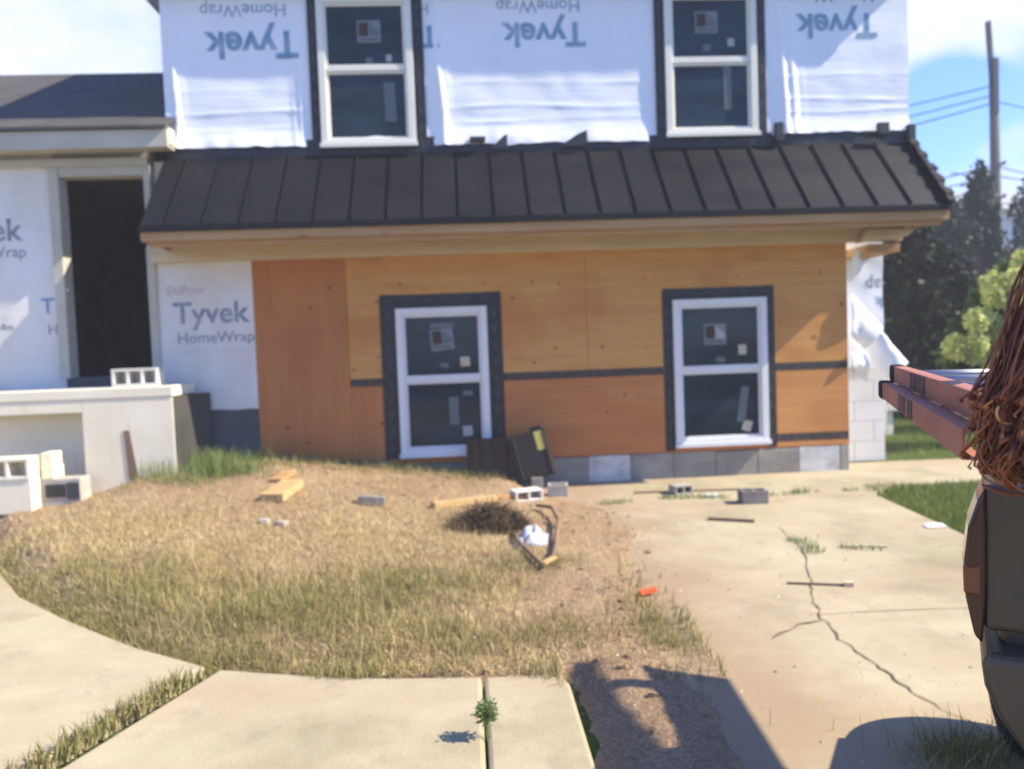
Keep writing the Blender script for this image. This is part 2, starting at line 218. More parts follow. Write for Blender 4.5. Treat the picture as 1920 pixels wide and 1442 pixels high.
# ------------------------------------------------------------------ mesh helpers
class MB:
    def __init__(s): s.v = []; s.f = []
    def add(s, vs, fs):
        k = len(s.v); s.v += [tuple(p) for p in vs]; s.f += [tuple(i + k for i in f) for f in fs]; return s
    def box(s, x0, x1, y0, y1, z0, z1):
        return s.add([(x0, y0, z0), (x1, y0, z0), (x1, y1, z0), (x0, y1, z0), (x0, y0, z1), (x1, y0, z1), (x1, y1, z1), (x0, y1, z1)],
                     [(0, 3, 2, 1), (4, 5, 6, 7), (0, 1, 5, 4), (1, 2, 6, 5), (2, 3, 7, 6), (3, 0, 4, 7)])
    def obox(s, c, ax, ay, az, dx, dy, dz):
        """box by centre, three axes and half sizes"""
        c, ax, ay, az = Vector(c), Vector(ax), Vector(ay), Vector(az)
        P = [c + ax * (i * dx) + ay * (j * dy) + az * (k * dz) for k in (-1, 1) for (i, j) in ((-1, -1), (1, -1), (1, 1), (-1, 1))]
        return s.add(P, [(0, 3, 2, 1), (4, 5, 6, 7), (0, 1, 5, 4), (1, 2, 6, 5), (2, 3, 7, 6), (3, 0, 4, 7)])
    def bar(s, a, b, w, h, upv=(0, 0, 1)):
        a, b = Vector(a), Vector(b); d = (b - a); L = d.length; d.normalize(); side = d.cross(Vector(upv)); side.normalize(); u = side.cross(d)
        return s.obox((a + b) / 2, d, side, u, L / 2, w / 2, h / 2)
    def prism(s, poly, z0, z1):
        n = len(poly); return s.add([(x, y, z0) for x, y in poly] + [(x, y, z1) for x, y in poly],
            [tuple(range(n - 1, -1, -1)), tuple(range(n, 2 * n))] + [(i, (i + 1) % n, n + (i + 1) % n, n + i) for i in range(n)])
    def hull_xz(s, poly, y0, y1):
        n = len(poly); return s.add([(x, y0, z) for x, z in poly] + [(x, y1, z) for x, z in poly],
            [tuple(range(n)), tuple(range(2 * n - 1, n - 1, -1))] + [(i, n + i, n + (i + 1) % n, (i + 1) % n) for i in range(n)])
    def tube(s, pts, r, n=6):
        pts = [Vector(p) for p in pts]; rings = []; rr = r if isinstance(r, (list, tuple)) else [r] * len(pts)
        t = (pts[1] - pts[0]).normalized(); ref = Vector((0, 0, 1)) if abs(t.z) < .9 else Vector((1, 0, 0)); u = t.cross(ref).normalized()
        vs = []; fs = []
        for i, p in enumerate(pts):
            t = (pts[min(i + 1, len(pts) - 1)] - pts[max(i - 1, 0)]).normalized(); u = (u - t * u.dot(t)).normalized(); w = t.cross(u)
            vs += [p + (u * math.cos(2 * math.pi * k / n) + w * math.sin(2 * math.pi * k / n)) * rr[i] for k in range(n)]
        for i in range(len(pts) - 1):
            for k in range(n): fs.append((i * n + k, i * n + (k + 1) % n, (i + 1) * n + (k + 1) % n, (i + 1) * n + k))
        fs.append(tuple(range(n - 1, -1, -1))); fs.append(tuple((len(pts) - 1) * n + k for k in range(n)))
        return s.add(vs, fs)
    def lathe(s, prof, c, axis, n=32):
        """profile (radius, along) turned about axis through c"""
        a = Vector(axis).normalized(); ref = Vector((0, 0, 1)); u = a.cross(ref).normalized(); w = a.cross(u); c = Vector(c); m = len(prof); vs = []; fs = []
        for k in range(n):
            e = u * math.cos(2 * math.pi * k / n) + w * math.sin(2 * math.pi * k / n); vs += [c + a * h + e * r for r, h in prof]
        for k in range(n):
            for i in range(m - 1): fs.append((k * m + i, ((k + 1) % n) * m + i, ((k + 1) % n) * m + i + 1, k * m + i + 1))
        return s.add(vs, fs)
    def grid(s, nx, ny, fn):
        vs = [fn(i / nx, j / ny) for j in range(ny + 1) for i in range(nx + 1)]
        return s.add(vs, [(j * (nx + 1) + i, j * (nx + 1) + i + 1, (j + 1) * (nx + 1) + i + 1, (j + 1) * (nx + 1) + i) for j in range(ny) for i in range(nx)])
    def build(s, name, mat, parent=None, bevel=0, smooth=False, label=None, solid=0, seg=2):
        off = Vector((0, 0, 0)); p = parent
        while p is not None: off += p.location; p = p.parent
        me = bpy.data.meshes.new(name); me.from_pydata([(x - off.x, y - off.y, z - off.z) for x, y, z in s.v], [], s.f); me.update()
        if smooth: me.polygons.foreach_set('use_smooth', [True] * len(me.polygons))
        me.materials.append(MATS[mat]); o = bpy.data.objects.new(name, me); C.objects.link(o)
        if parent is not None: o.parent = parent
        if solid:
            md = o.modifiers.new('thickness', 'SOLIDIFY'); md.thickness = solid; md.offset = 0
        if bevel:
            md = o.modifiers.new('bevel', 'BEVEL'); md.width = bevel; md.segments = seg; md.limit_method = 'ANGLE'
        if label: o['label'] = label
        return o
def thing(name, label, cat, loc=(0, 0, 0), group=None):
    o = bpy.data.objects.new(name, None); C.objects.link(o); o.location = loc; o['label'] = label; o['category'] = cat; o.empty_display_size = .1
    if group: o['group'] = group
    return o
def tag(o, label, cat, group=None):
    o['label'] = label; o['category'] = cat
    if group: o['group'] = group
    return o
def kind(o, k, label=None):
    o['kind'] = k
    if label: o['label'] = label
    return o
def recentre(o):
    """put a single-mesh thing's origin at its base"""
    me = o.data; n = len(me.vertices); a = np.empty(n * 3); me.vertices.foreach_get('co', a); a = a.reshape(-1, 3)
    c = np.array([(a[:, 0].min() + a[:, 0].max()) / 2, (a[:, 1].min() + a[:, 1].max()) / 2, a[:, 2].min()]); me.vertices.foreach_set('co', (a - c).ravel()); o.location = Vector(c) + o.location; me.update(); return o
def smooth01(t): t = min(1, max(0, t)); return t * t * (3 - 2 * t)
def nz(x, y, z=0): return noise.noise(Vector((x, y, z)))

# ------------------------------------------------------------------ ground, driveway, yard
GROUND = MB().grid(60, 60, lambda u, v: (-250 + 500 * u, -150 + 500 * v, -.03)).build('ground', 'lawn'); kind(GROUND, 'structure')
DRIVE = [(.72, -4), (2.95, -4), (3.0, 4.3), (3.17, 5.9), (3.5, 6.2), (7.2, 6.45), (7.2, 7.25), (3.0, 7.42), (-1.2, 7.42), (-1.2, 4.6), (.72, 4.6)]
def flat_sheet(poly, z, name, mat, thick=.1, bevel=.012):
    return kind(MB().prism(poly, z - thick, z).build(name, mat, bevel=bevel), 'structure')
flat_sheet(DRIVE, 0, 'driveway', 'concrete')
AP1 = [(-7.5, 6.6), (-4.2, 6.35), (-3.75, 5.9), (-3.3, 5.35), (-2.85, 4.76), (-2.45, 4.25), (-1.97, 3.8), (-1.5, 3.4), (-1.10, 3.13), (-1.37, 2.45), (-2.35, 0), (-2.9, -4), (-7.5, -4)]
AP2 = [(-1.03, 3.09), (-.57, 2.95), (-.3, 2.905), (0.008, 2.87), (.008, -4), (-2.75, -4), (-2.24, 0), (-1.27, 2.45)]
AP3 = [(.017, 2.868), (.24, 2.85), (.285, 2.835), (.315, 2.805), (.33, 2.76), (.33, -4), (.017, -4)]
for p in (AP1, AP2, AP3): flat_sheet(p[::-1], .02, 'pavement', 'concrete', .12, .015)
DIRT = [(-4.2, 6.35), (-3.75, 5.9), (-3.3, 5.35), (-2.85, 4.76), (-2.45, 4.25), (-1.97, 3.8), (-1.5, 3.4), (-1.06, 3.11), (-.57, 2.95), (0, 2.87), (.31, 2.83), (.335, 2.6), (.335, -1), (.90, -1),
        (.92, 2.0), (.94, 2.63), (.92, 2.87), (.97, 3.46), (1.04, 4.36), (1.3, 5.3), (1.15, 6.0), (.65, 6.45), (.5, 7.3), (-4.2, 7.3)]
DP = np.array(DIRT)
def dirt_dist(x, y):
    a = DP; b = np.roll(DP, -1, 0); p = np.array((x, y)); ab = b - a; t = np.clip(((p - a) * ab).sum(1) / (ab ** 2).sum(1), 0, 1); d = np.sqrt(((a + ab * t[:, None] - p) ** 2).sum(1)).min()
    cond = ((a[:, 1] > y) != (b[:, 1] > y)) & (x < (b[:, 0] - a[:, 0]) * (y - a[:, 1]) / (b[:, 1] - a[:, 1] + 1e-12) + a[:, 0]); return d if cond.sum() % 2 else -d
def dirt_h(x, y):
    d = dirt_dist(x, y) + .05 * nz(x * 4, y * 4, 3) + .03 * nz(x * 11, y * 11)
    edge = smooth01((d + .04) / .35)
    rise = max(0, min(1, (y - 3.4) / 3.3)) ** 1.25 * max(0, min(1, (1.0 - x) / 2.7)) * .34 * (1 - .5 * smooth01((-2.55 - x) / .7))
    soft = smooth01((x - .2) / .8) * smooth01((y - 4.2) / 1.5)          # the yard thins out over the driveway here
    lump = .016 * nz(x * 2.3, y * 2.3, 1) + .012 * nz(x * 7, y * 7, 5) + .006 * nz(x * 19, y * 19, 2)
    return -.035 + edge * (.055 + rise - .018 * soft + lump * (1 - .3 * soft))
NXD, NYD = 170, 170
HD = {}
def dirt_pt(u, v):
    x, y = -4.4 + 6.0 * u, 1.0 + 6.2 * v; return (x, y, dirt_h(x, y))
kind(MB().grid(NXD, NYD, dirt_pt).build('dirt_yard', 'dirt', smooth=True), 'structure')
def ground_z(x, y): return max(dirt_h(x, y), .02 if (y < 3 and x < .33) else (0 if x > .9 and x < 3.1 else -.03))

# cracks in the driveway slab, a few millimetres of soil in each
def ribbon(pts, w, z, name, jag=.02, sub=7):
    P = []
    for (a, b) in zip(pts[:-1], pts[1:]):
        for k in range(sub): t = k / sub; P.append((a[0] + (b[0] - a[0]) * t + random.uniform(-jag, jag), a[1] + (b[1] - a[1]) * t + random.uniform(-jag, jag) * .6))
    P.append(pts[-1]); vs = []; n = len(P)
    for i, (x, y) in enumerate(P):
        a = Vector(P[max(0, i - 1)]); b = Vector(P[min(n - 1, i + 1)]); d = (b - a).normalized(); s = Vector((-d.y, d.x)) * (w * random.uniform(.35, 1.2) * (1 if 0 < i < n - 1 else .2)); vs += [(x - s.x, y - s.y, z), (x + s.x, y + s.y, z)]
    return kind(MB().add(vs, [(2 * i, 2 * i + 1, 2 * i + 3, 2 * i + 2) for i in range(n - 1)]).build(name, 'crack'), 'structure')
ribbon([(2.02, 5.0), (1.97, 4.54), (1.75, 3.9), (1.6, 3.55), (1.53, 3.3), (1.49, 3.05), (1.51, 2.83), (1.5, 2.6), (1.56, 2.3), (1.55, 1.6)], .0042, .004, 'driveway_crack', .011, 7)
ribbon([(1.53, 3.28), (1.40, 3.24), (1.22, 3.1)], .006, .0045, 'driveway_crack', .012, 5)
ribbon([(1.49, 3.35), (2.0, 3.34), (2.95, 3.28)], .003, .0043, 'driveway_crack', .008, 8)

# ------------------------------------------------------------------ grass and other ground cover (nobody could count it)
def blade_mesh(name, mat, spots, hmin, hmax, wmin, wmax, lean, zf=ground_z):
    n = len(spots); v = np.zeros((n, 5, 3)); az = RNG.uniform(0, 2 * np.pi, n); h = RNG.uniform(hmin, hmax, n); w = RNG.uniform(wmin, wmax, n) * .5; ln = RNG.uniform(lean[0], lean[1], n)
    face = RNG.uniform(0, np.pi, n); z0 = np.array([zf(x, y) for x, y in spots]); P = np.array(spots)
    s = np.stack([np.cos(face) * w, np.sin(face) * w], 1); d = np.stack([np.cos(az), np.sin(az)], 1)
    v[:, 0, :2] = P - s; v[:, 1, :2] = P + s; mid = P + d * (h * np.sin(ln) * .4)[:, None]; v[:, 2, :2] = mid + s * .75; v[:, 3, :2] = mid - s * .75; v[:, 4, :2] = P + d * (h * np.sin(ln))[:, None]
    v[:, 0, 2] = v[:, 1, 2] = z0 - .008; v[:, 2, 2] = v[:, 3, 2] = z0 + h * np.cos(ln) * .55 + .004; v[:, 4, 2] = z0 + h * np.cos(ln) + .004
    m = MB(); m.v = [tuple(p) for p in v.reshape(-1, 3)]
    for i in range(n): k = i * 5; m.f.append((k, k + 1, k + 2, k + 3)); m.f.append((k + 3, k + 2, k + 4))
    return kind(m.build(name, mat), 'stuff')
def scatter(n, x0, x1, y0, y1, dens):
    out = []
    tries = 0
    while len(out) < n and tries < n * 30:
        tries += 1; x = random.uniform(x0, x1); y = random.uniform(y0, y1)
        if random.random() < dens(x, y): out.append((x, y))
    return out
def in_dirt(x, y, m=.02): return dirt_dist(x, y) > m
GREEN = [(-1.2, 3.9, .55, .28), (-.85, 3.75, .45, .30), (-.25, 3.95, .32, .22), (-1.45, 3.75, .4, .3), (-.6, 3.24, .95, .22), (-1.85, 3.95, .35, .22), (.84, 3.25, .12, .55), (.3, 4.3, .22, .12), (-2.1, 4.4, .35, .18)]
def green_amt(x, y): return min(1, sum(math.exp(-((x - a) / c) ** 2 - ((y - b) / d) ** 2) for a, b, c, d in GREEN))
def straw_d(x, y):
    if not in_dirt(x, y) or (x > .3 and y < 2.75): return 0
    t = .5 + .5 * nz(x * 1.6, y * 1.6, 9); far = 1 - .8 * smooth01((y - 5.0) / 1.0); right = 1 - .85 * smooth01((x + .1) / .6)
    return max(.012, (.25 + .75 * smooth01(t * 1.6 - .3)) * far * right)
def cover():
    blade_mesh('dry_grass', 'straw', scatter(44000, -4.2, 1.1, 2.0, 7.0, straw_d), .02, .08, .002, .005, (.75, 1.5))
    blade_mesh('standing_straw', 'straw', scatter(1700, -4.0, .8, 2.9, 5.6, lambda x, y: straw_d(x, y) * .6), .07, .17, .0016, .003, (.05, .5))
    blade_mesh('dry_green_grass', 'green_dry', scatter(19500, -3.2, 1.05, 2.0, 5.2, lambda x, y: (in_dirt(x, y, .0)) * green_amt(x, y) * (.3 + .7 * smooth01((nz(x * 2.6, y * 2.6, 4) + .35) / .6)) * (1 if x < .33 or y > 2.75 else .12)), .03, .085, .0022, .0045, (.2, 1.15))
    blade_mesh('edge_grass', 'green_dry', scatter(2600, -3.4, .3, 2.7, 5.4, lambda x, y: smooth01(.55 + 1.2 * nz(x * 3, y * 3, 6)) if -.03 < dirt_dist(x, y) < .12 else 0), .02, .075, .0025, .005, (.2, 1.2))
    blade_mesh('tall_green_grass', 'green_fresh', scatter(1700, -2.7, -1.35, 5.9, 6.95, lambda x, y: math.exp(-((x + 2.15) / .36) ** 2 - ((y - 6.45) / .25) ** 2) * smooth01(nz(x * 4, y * 4) + .6)), .05, .23, .003, .006, (.05, .8))
    blade_mesh('wall_grass', 'green_dry', scatter(1800, -1.9, .3, 6.55, 6.95, lambda x, y: .5 + .5 * nz(x * 5, y * 5)), .03, .09, .003, .006, (.1, .8))
    blade_mesh('joint_grass', 'green_dry', scatter(1700, -2.2, -1.0, 1.0, 3.15, lambda x, y: 1 if abs((x + 1.08) * .93 - (y - 3.1) * .37) < .045 * (1 + .7 * nz(y * 6, 3)) else 0), .025, .085, .004, .008, (.1, 1.0))
    blade_mesh('crack_weeds', 'weed_leaf', scatter(700, 1.0, 3.3, 4.2, 6.35, lambda x, y: 1 if (abs(y - 6.02 - .05 * math.sin(x * 5)) < .05 and nz(x * 4, 2) > -.05) or (abs(x - 1.98) < .06 and 4.3 < y < 4.65) or (abs(x - 2.25) < .1 and abs(y - 4.35 + .5 * (x - 2.25)) < .03) else 0), .02, .06, .004, .008, (.2, 1.1))
    lawn_edge = lambda x, y: x > 3.03 + max(0, y - 4.3) * .10 + .05 * nz(y * 5, 1)
    blade_mesh('lawn_grass', 'lawn_blade', scatter(22000, 3.0, 5.4, 3.4, 6.3, lambda x, y: 1 if lawn_edge(x, y) and y < 6.18 + .06 * nz(x * 5, 7) else 0), .035, .08, .003, .006, (.1, .9), lambda x, y: -.02)
    blade_mesh('shaded_lawn_grass', 'lawn_blade', scatter(9000, 4.2, 8.5, 7.3, 12, lambda x, y: 1 if x > y * .5 else 0), .04, .10, .004, .008, (.1, .9), lambda x, y: -.03)
    st = MB()
    for k in range(1100):
        if k < 650: x, y = random.uniform(-3.8, 1.3), random.uniform(2.2, 6.8)
        else: x, y = random.uniform(.9, 3.0), random.uniform(2.1, 6.7)
        if k < 650 and not in_dirt(x, y): continue
        r = random.choice((.003, .004, .005, .007, .010)) * (1 if k < 650 else .8); z = ground_z(x, y); q = [(x + r * math.cos(a) * random.uniform(.7, 1.3), y + r * math.sin(a) * random.uniform(.7, 1.3), z) for a in (0, 1.26, 2.5, 3.77, 5.03)]
        st.add(q + [(x, y, z + r * random.uniform(.5, 1))], [(i, (i + 1) % 5, 5) for i in range(5)])
    kind(st.build('gravel', 'stone'), 'stuff')
    cl = MB()
    for k in range(900):
        x, y = random.uniform(-3.8, 1.35), random.uniform(2.2, 6.8)
        if not in_dirt(x, y): continue
        r = random.choice((.006, .008, .010, .014, .02)); z = ground_z(x, y) - r * .3; n = 7
        lo = [(x + r * 1.3 * math.cos(a * .9) * random.uniform(.7, 1.2), y + r * math.sin(a * .9) * random.uniform(.7, 1.2), z) for a in range(n)]; up_ = [(x + (p[0] - x) * .65 + random.uniform(-.2, .2) * r, y + (p[1] - y) * .65, z + r * random.uniform(.6, 1.1)) for p in lo]
        cl.add(lo + up_, [(i, (i + 1) % n, n + (i + 1) % n, n + i) for i in range(n)] + [tuple(range(n, 2 * n))])
    kind(cl.build('dirt_clods', 'dirt'), 'stuff')
cover()

# ------------------------------------------------------------------ lettering printed on the wrap
def lettering(body, x0, x1, zbase, y, mat, parent, flip=False, bold=.0, surf=None, name='lettering', zscale=1.0):
    """body drawn between x0 and x1; zbase is the baseline; flip turns it upside down as the wrap was hung"""
    cu = bpy.data.curves.new(name, 'FONT'); cu.body = body; cu.size = 1; cu.offset = bold; cu.resolution_u = 3
    t = bpy.data.objects.new(name, cu); C.objects.link(t); bpy.context.view_layer.update()
    me = bpy.data.meshes.new_from_object(t.evaluated_get(bpy.context.evaluated_depsgraph_get())); bpy.data.objects.remove(t)
    v = np.array([p.co[:] for p in me.vertices]); lo, hi = v[:, 0].min(), v[:, 0].max(); k = (x1 - x0) / (hi - lo)
    X = (v[:, 0] - lo) * k; Z = v[:, 1] * k * zscale
    m = MB(); 
    for a, b in zip(X, Z):
        px, pz = (x1 - a, zbase - b) if flip else (x0 + a, zbase + b)
        m.v.append((px, (surf(px, pz) if surf else y) - .003, pz))
    m.f = [tuple(p.vertices) for p in me.polygons]; bpy.data.meshes.remove(me)
    return m.build(name, mat, parent)

# ------------------------------------------------------------------ the house
H = thing('house', 'two storey house under renovation with black metal porch roof and bare plywood lower wall', 'house', (.6, 7.0, 0))
WY = 7.0
# body behind the cladding
MB().box(-2.68, 3.50, WY + .05, 11.5, 0, 3.0).build('wall_core', 'wrap_old', H)
# foundation: a course of blocks, some with white paint left on them
x = .28; bi = 0
fm = MB()
while x < 3.52:
    w = min(.395, 3.53 - x)
    q = MB() if bi in (2, 7) else fm; q.box(x + .004, x + w - .004, WY - .012 + random.uniform(-.003, .003), WY + .04, -.05, .235 + random.uniform(-.006, .006)); x += w; bi += 1
    if q is not fm: q.build('painted_block', 'block_white', H, bevel=.006, label='foundation block with worn white paint')
fm.box(-1.9, 3.53, WY - .002, WY + .045, -.05, .228)
F = fm.build('foundation', 'foundation', H, bevel=.006)

MB().box(-2.34, -1.865, WY - .006, WY + .05, 0, .84).build('parged_footing', 'parging', H, label='dark grey parged footing below the wrap')
# plywood panels
def panel(name, x0, x1, z0, z1, mat, y0=WY - .012, label=None): return MB().box(x0, x1, y0, WY + .05, z0, z1).build(name, mat, H, bevel=.002, label=label)
panel('plywood_sheet', -1.865, -1.05, .30, 2.14, 'plywood_brown', WY - .018, 'dark reddish brown plywood sheet with upright grain')
panel('plywood_sheet', -1.048, 1.098, 1.0, 2.16, 'plywood_tan', label='tan plywood sheet with a reddish stain')
panel('plywood_sheet', 1.101, 3.53, 1.0, 2.16, 'plywood_tan', label='tan plywood sheet round the right window')
panel('plywood_sheet', -1.048, -.72, .28, .998, 'plywood_brown', label='narrow dark plywood strip left of the window')
panel('plywood_sheet', .30, 1.83, .242, .998, 'plywood_red', label='orange red plywood sheet under the tape')
panel('plywood_sheet', 1.833, 2.84, .242, .998, 'plywood_red'); panel('plywood_sheet', 2.843, 3.53, .242, .998, 'plywood_sunlit', label='orange plywood sheet at the right corner, sunlight put into its colour')
panel('plywood_sheet', -.718, .298, .24, .998, 'plywood_red')
def strip(name, x0, x1, z0, z1, mat='seam_tape', y=WY - .014, parent=H): return MB().box(x0, x1, y, WY - .0125, z0, z1).build(name, mat, parent)
for (a, b, z) in ((-1.06, -.755, .99), (.325, 1.79, .995), (2.84, 3.525, .99), (2.84, 3.522, .332)):
    t = strip('seam_tape', a, b, z - .036, z + .036)
    mk = MB(); xx = a + .06
    while xx < b - .1: mk.box(xx, xx + .075, WY - .0153, WY - .0141, z - .013, z + .013); xx += .145
    mk.build('tape_print', 'tape_mark', t)
# windows: frame (with its sashes) > panes, stickers, flashing tape
def window(x0, x1, z0, z1, fx, mat, style, label, tape=True):
    yf = WY - .055
    m = MB(); t = .062; zm = z0 + (z1 - z0) * .515
    m.box(x0, x0 + t, yf, WY + .02, z0, z1); m.box(x1 - t, x1, yf, WY + .02, z0, z1); m.box(x0 + t, x1 - t, yf, WY + .02, z1 - t, z1); m.box(x0 + t, x1 - t, yf, WY + .02, z0, z0 + t)
    m.box(x0 - .012, x1 + .012, yf - .022, yf - .001, z0 - .012, z0 + .028)                                   # sill nose
    i0, i1 = x0 + t, x1 - t; s = .022
    m.box(i0, i1, yf + .012, WY + .018, zm - .016, zm + .02)                                                 # meeting rail
    for (a, b, yo) in ((z0 + t, zm - .016, .026), (zm + .02, z1 - t, .016)):
        m.box(i0, i0 + s, yf + yo, WY + .016, a, b); m.box(i1 - s, i1, yf + yo, WY + .016, a, b); m.box(i0 + s, i1 - s, yf + yo, WY + .016, b - s, b); m.box(i0 + s, i1 - s, yf + yo, WY + .016, a, a + s)
    w = m.build('window', mat, H, bevel=.004, label=label)
    yl, yu = yf + .040, yf + .030; ia, ib = i0 + s, i1 - s
    pu = (zm + .02 + s, z1 - t - s); pl = (z0 + t + s, zm - .016 - s)
    MB().box(ia, ib, yu, yu + .006, *pu).build('window_pane', 'glass', w, label='upper pane'); MB().box(ia, ib, yl, yl + .006, *pl).build('window_pane', 'glass', w, label='lower pane')
    W_ = ib - ia; HU = pu[1] - pu[0]; HL = pl[1] - pl[0]
    def quad(px, pz, qw, qh, mat, name, y, tilt=0, dy=.0015):
        c, sn = math.cos(tilt), math.sin(tilt); mm = MB(); cx, cz = px + qw / 2, pz + qh / 2
        mm.hull_xz([(cx + a * c - b * sn, cz + a * sn + b * c) for a, b in ((-qw / 2, -qh / 2), (qw / 2, -qh / 2), (qw / 2, qh / 2), (-qw / 2, qh / 2))], y - dy - .001, y - dy + .0005); return mm.build(name, mat, w)
    tl = style.get('tilt', 0); sx = ia + W_ * style.get('sx', .36); sz = pu[0] + HU * style.get('sz', .44); sw, sh = .205, .19
    quad(sx, sz, sw, sh, 'sticker_pale', 'sticker', yu, tl)
    quad(sx + .014, sz + .055, .085, .118, 'sticker_dark', 'sticker_square', yu, tl, .0028)
    tri = MB(); P = [(.107, .055), (.192, .055), (.192, .10), (.107, .173)]; c, sn = math.cos(tl), math.sin(tl); cx, cz = sx + sw / 2, sz + sh / 2
    tri.hull_xz([(cx + (a - sw / 2) * c - (b - sh / 2) * sn, cz + (a - sw / 2) * sn + (b - sh / 2) * c) for a, b in P], yu - .0038, yu - .0023); tri.build('sticker_wedge', 'sticker_white' if style.get('bright') else 'sticker_grey', w)
    tx = MB()
    for k in range(8): tx.box(sx + .022 + k * .021, sx + .036 + k * .021, yu - .0038, yu - .0023, sz + .018, sz + .036)
    tx.build('sticker_print', 'sticker_dark', w)
    for (a, b, q, h, mt, ti) in style['upper']: quad(ia + W_ * a, pu[0] + HU * b, q, h, mt, 'sticker', yu, ti)
    for (a, b, q, h, mt, ti) in style['lower']: quad(ia + W_ * a, pl[0] + HL * b, q, h, mt, 'sticker', yl, ti)
    if tape:
        a0, a1, b0, b1 = fx; fm = MB(); y = WY - .019 if z0 < 2 else WY - .034
        fm.box(a0, x0 + .004, y, WY - .0135, b0, b1); fm.box(x1 - .004, a1, y, WY - .0135, b0, b1); fm.box(x0 + .004, x1 - .004, y + .0012, WY - .0135, z1 - .004, b1 - .003)
        if z0 > 2: fm.box(x0 + .004, x1 - .004, y + .0012, WY - .0135, b0, z0 - .01)
        ft = fm.build('flashing_tape', 'black_tape', w); mk = MB(); z = b0 + .05
        while z < b1 - .09:
            for xx in ((a0 + x0) / 2 - .012, (a1 + x1) / 2 - .008): mk.box(xx, xx + .022, y - .0016, y - .0002, z, z + .075)
            z += .15
        xx = a0 + .05
        while xx < a1 - .1: mk.box(xx, xx + .08, y - .0016, y - .0002, b1 - .055, b1 - .033) if b1 - z1 > .07 else None; xx += .17
        if mk.v: mk.build('tape_print', 'tape_mark', w)
    return w
window(-.622, .192, .312, 1.64, (-.762, .325, .29, 1.765), 'vinyl', dict(tilt=.09, sx=.34, sz=.42, upper=[(.74, .13, .085, .085, 'sticker_cream', .03), (.46, .12, .075, .04, 'sticker_grey', -.1), (.34, .80, .21, .05, 'sticker_grey', 0)], lower=[(.56, .33, .085, .25, 'sticker_grey', .0), (.74, .14, .085, .09, 'sticker_white', .03), (.76, .79, .085, .045, 'sticker_grey', 0)]), 'left lower window, white double hung with stickers')
window(1.885, 2.755, .295, 1.635, (1.795, 2.835, .255, 1.74), 'vinyl', dict(tilt=0, sx=.29, sz=.36, bright=1, upper=[(.74, .17, .075, .09, 'sticker_cream', 0), (.44, .05, .085, .05, 'sticker_grey', 0)], lower=[(.74, .20, .075, .33, 'sticker_grey', -.14), (.78, .05, .085, .10, 'sticker_cream', -.3)]), 'right lower window, white double hung with stickers')
window(-1.195, -.37, 3.075, 4.37, (-1.275, -.275, 3.0, 4.5), 'vinyl_cream', dict(tilt=0, sx=.40, sz=.38, upper=[(.77, .05, .05, .06, 'sticker_white', 0), (.50, .02, .06, .05, 'sticker_grey', 0)], lower=[(.72, .24, .10, .34, 'sticker_grey', .02)]), 'left upper window with cream frame')
window(1.875, 2.715, 3.10, 4.39, (1.79, 2.80, 3.0, 4.5), 'vinyl_cream', dict(tilt=0, sx=.30, sz=.42, upper=[(.74, .18, .06, .07, 'sticker_white', 0), (.40, .10, .07, .06, 'sticker_grey', 0)], lower=[(.68, .28, .07, .40, 'sticker_grey', 0)]), 'right upper window with cream frame')

# lower left wrap, printed the right way up
UPW = [(-1.3, -.25), (1.76, 2.83)]
def low_surf(x, z): return WY - .014 - .006 * nz(x * 4, z * 3, 2) - .004 * abs(nz(x * 9, z * 2, 4))
lw = MB().grid(30, 46, lambda u, v: (-2.72 + .86 * u, low_surf(-2.72 + .86 * u, .80 + 1.42 * v), .80 + 1.42 * v + (.012 * nz(u * 6, 0) if v == 0 else 0))).build('house_wrap', 'wrap_old', H, smooth=True, label='aged grey white wrap at the left of the plywood')
lettering('Tyvek', -2.56, -1.90, 1.575, 0, 'print_grey', lw, bold=.018, surf=low_surf); lettering('HomeWrap', -2.53, -1.87, 1.40, 0, 'print_grey', lw, surf=low_surf); lettering('- - - - - - - - - -', -2.5, -1.95, 1.31, 0, 'print_grey', lw, surf=low_surf, zscale=.5)
lettering('DuPont', -2.6, -2.28, 1.83, 0, 'print_pink', lw, surf=low_surf)
MB().box(-2.76, -2.68, WY - .03, WY + .04, .9, 2.25).build('corner_board', 'beige', H, bevel=.004)

# upper storey: wrap hung upside down, creased and billowing out along its foot
def up_surf(x, z):
    g = 1.0
    for a, b in UPW:
        if a - .12 < x < b + .12: g = min(g, smooth01(max(a - x, x - b) / .12))
    w = .005 * nz(x * 1.6 + z, z * 3.2, 2) + .003 * nz(x * 5 - z * 3, z * 4 + x * 2, 3) + .004 * abs(nz(x * 2.2 + z * 1.5, z * 3 - x, 7))
    for zc, k, ph in ((3.40, 1.3, 0), (3.60, .5, 1.3), (3.27, .8, 2.2)):          # level creases
        c = zc + .035 * nz(x * 1.1, ph) + .03 * x * (1 if ph > 1 else .3) * .3; w += .006 * k * math.exp(-((z - c) / .016) ** 2) * (.35 + abs(nz(x * 1.7, ph, 8)) * 1.6)
    vf = 0
    for xc, wd in ((-1.31, .07), (2.95, .12), (-2.47, .06), (-.16, .05)):                                          # gathered upright folds
        e = math.exp(-((x - xc - .12 * (4.4 - z) * (-.25 if xc == -1.31 else .25)) / wd) ** 2); vf += e * (.016 + .014 * math.sin((x - xc) * 75 + z * 3.5 + 3 * nz(x * 3, z * 2)) * (.6 + .4 * nz(z * 2.4, x)))
    foot = smooth01((3.28 - z) / .24); w += foot * (.034 + .022 * nz(x * 2.0, 6) + .010 * nz(x * 8, z * 4, 1))
    return WY - .012 - (max(-.006, w) + vf) * (.15 + .85 * g)
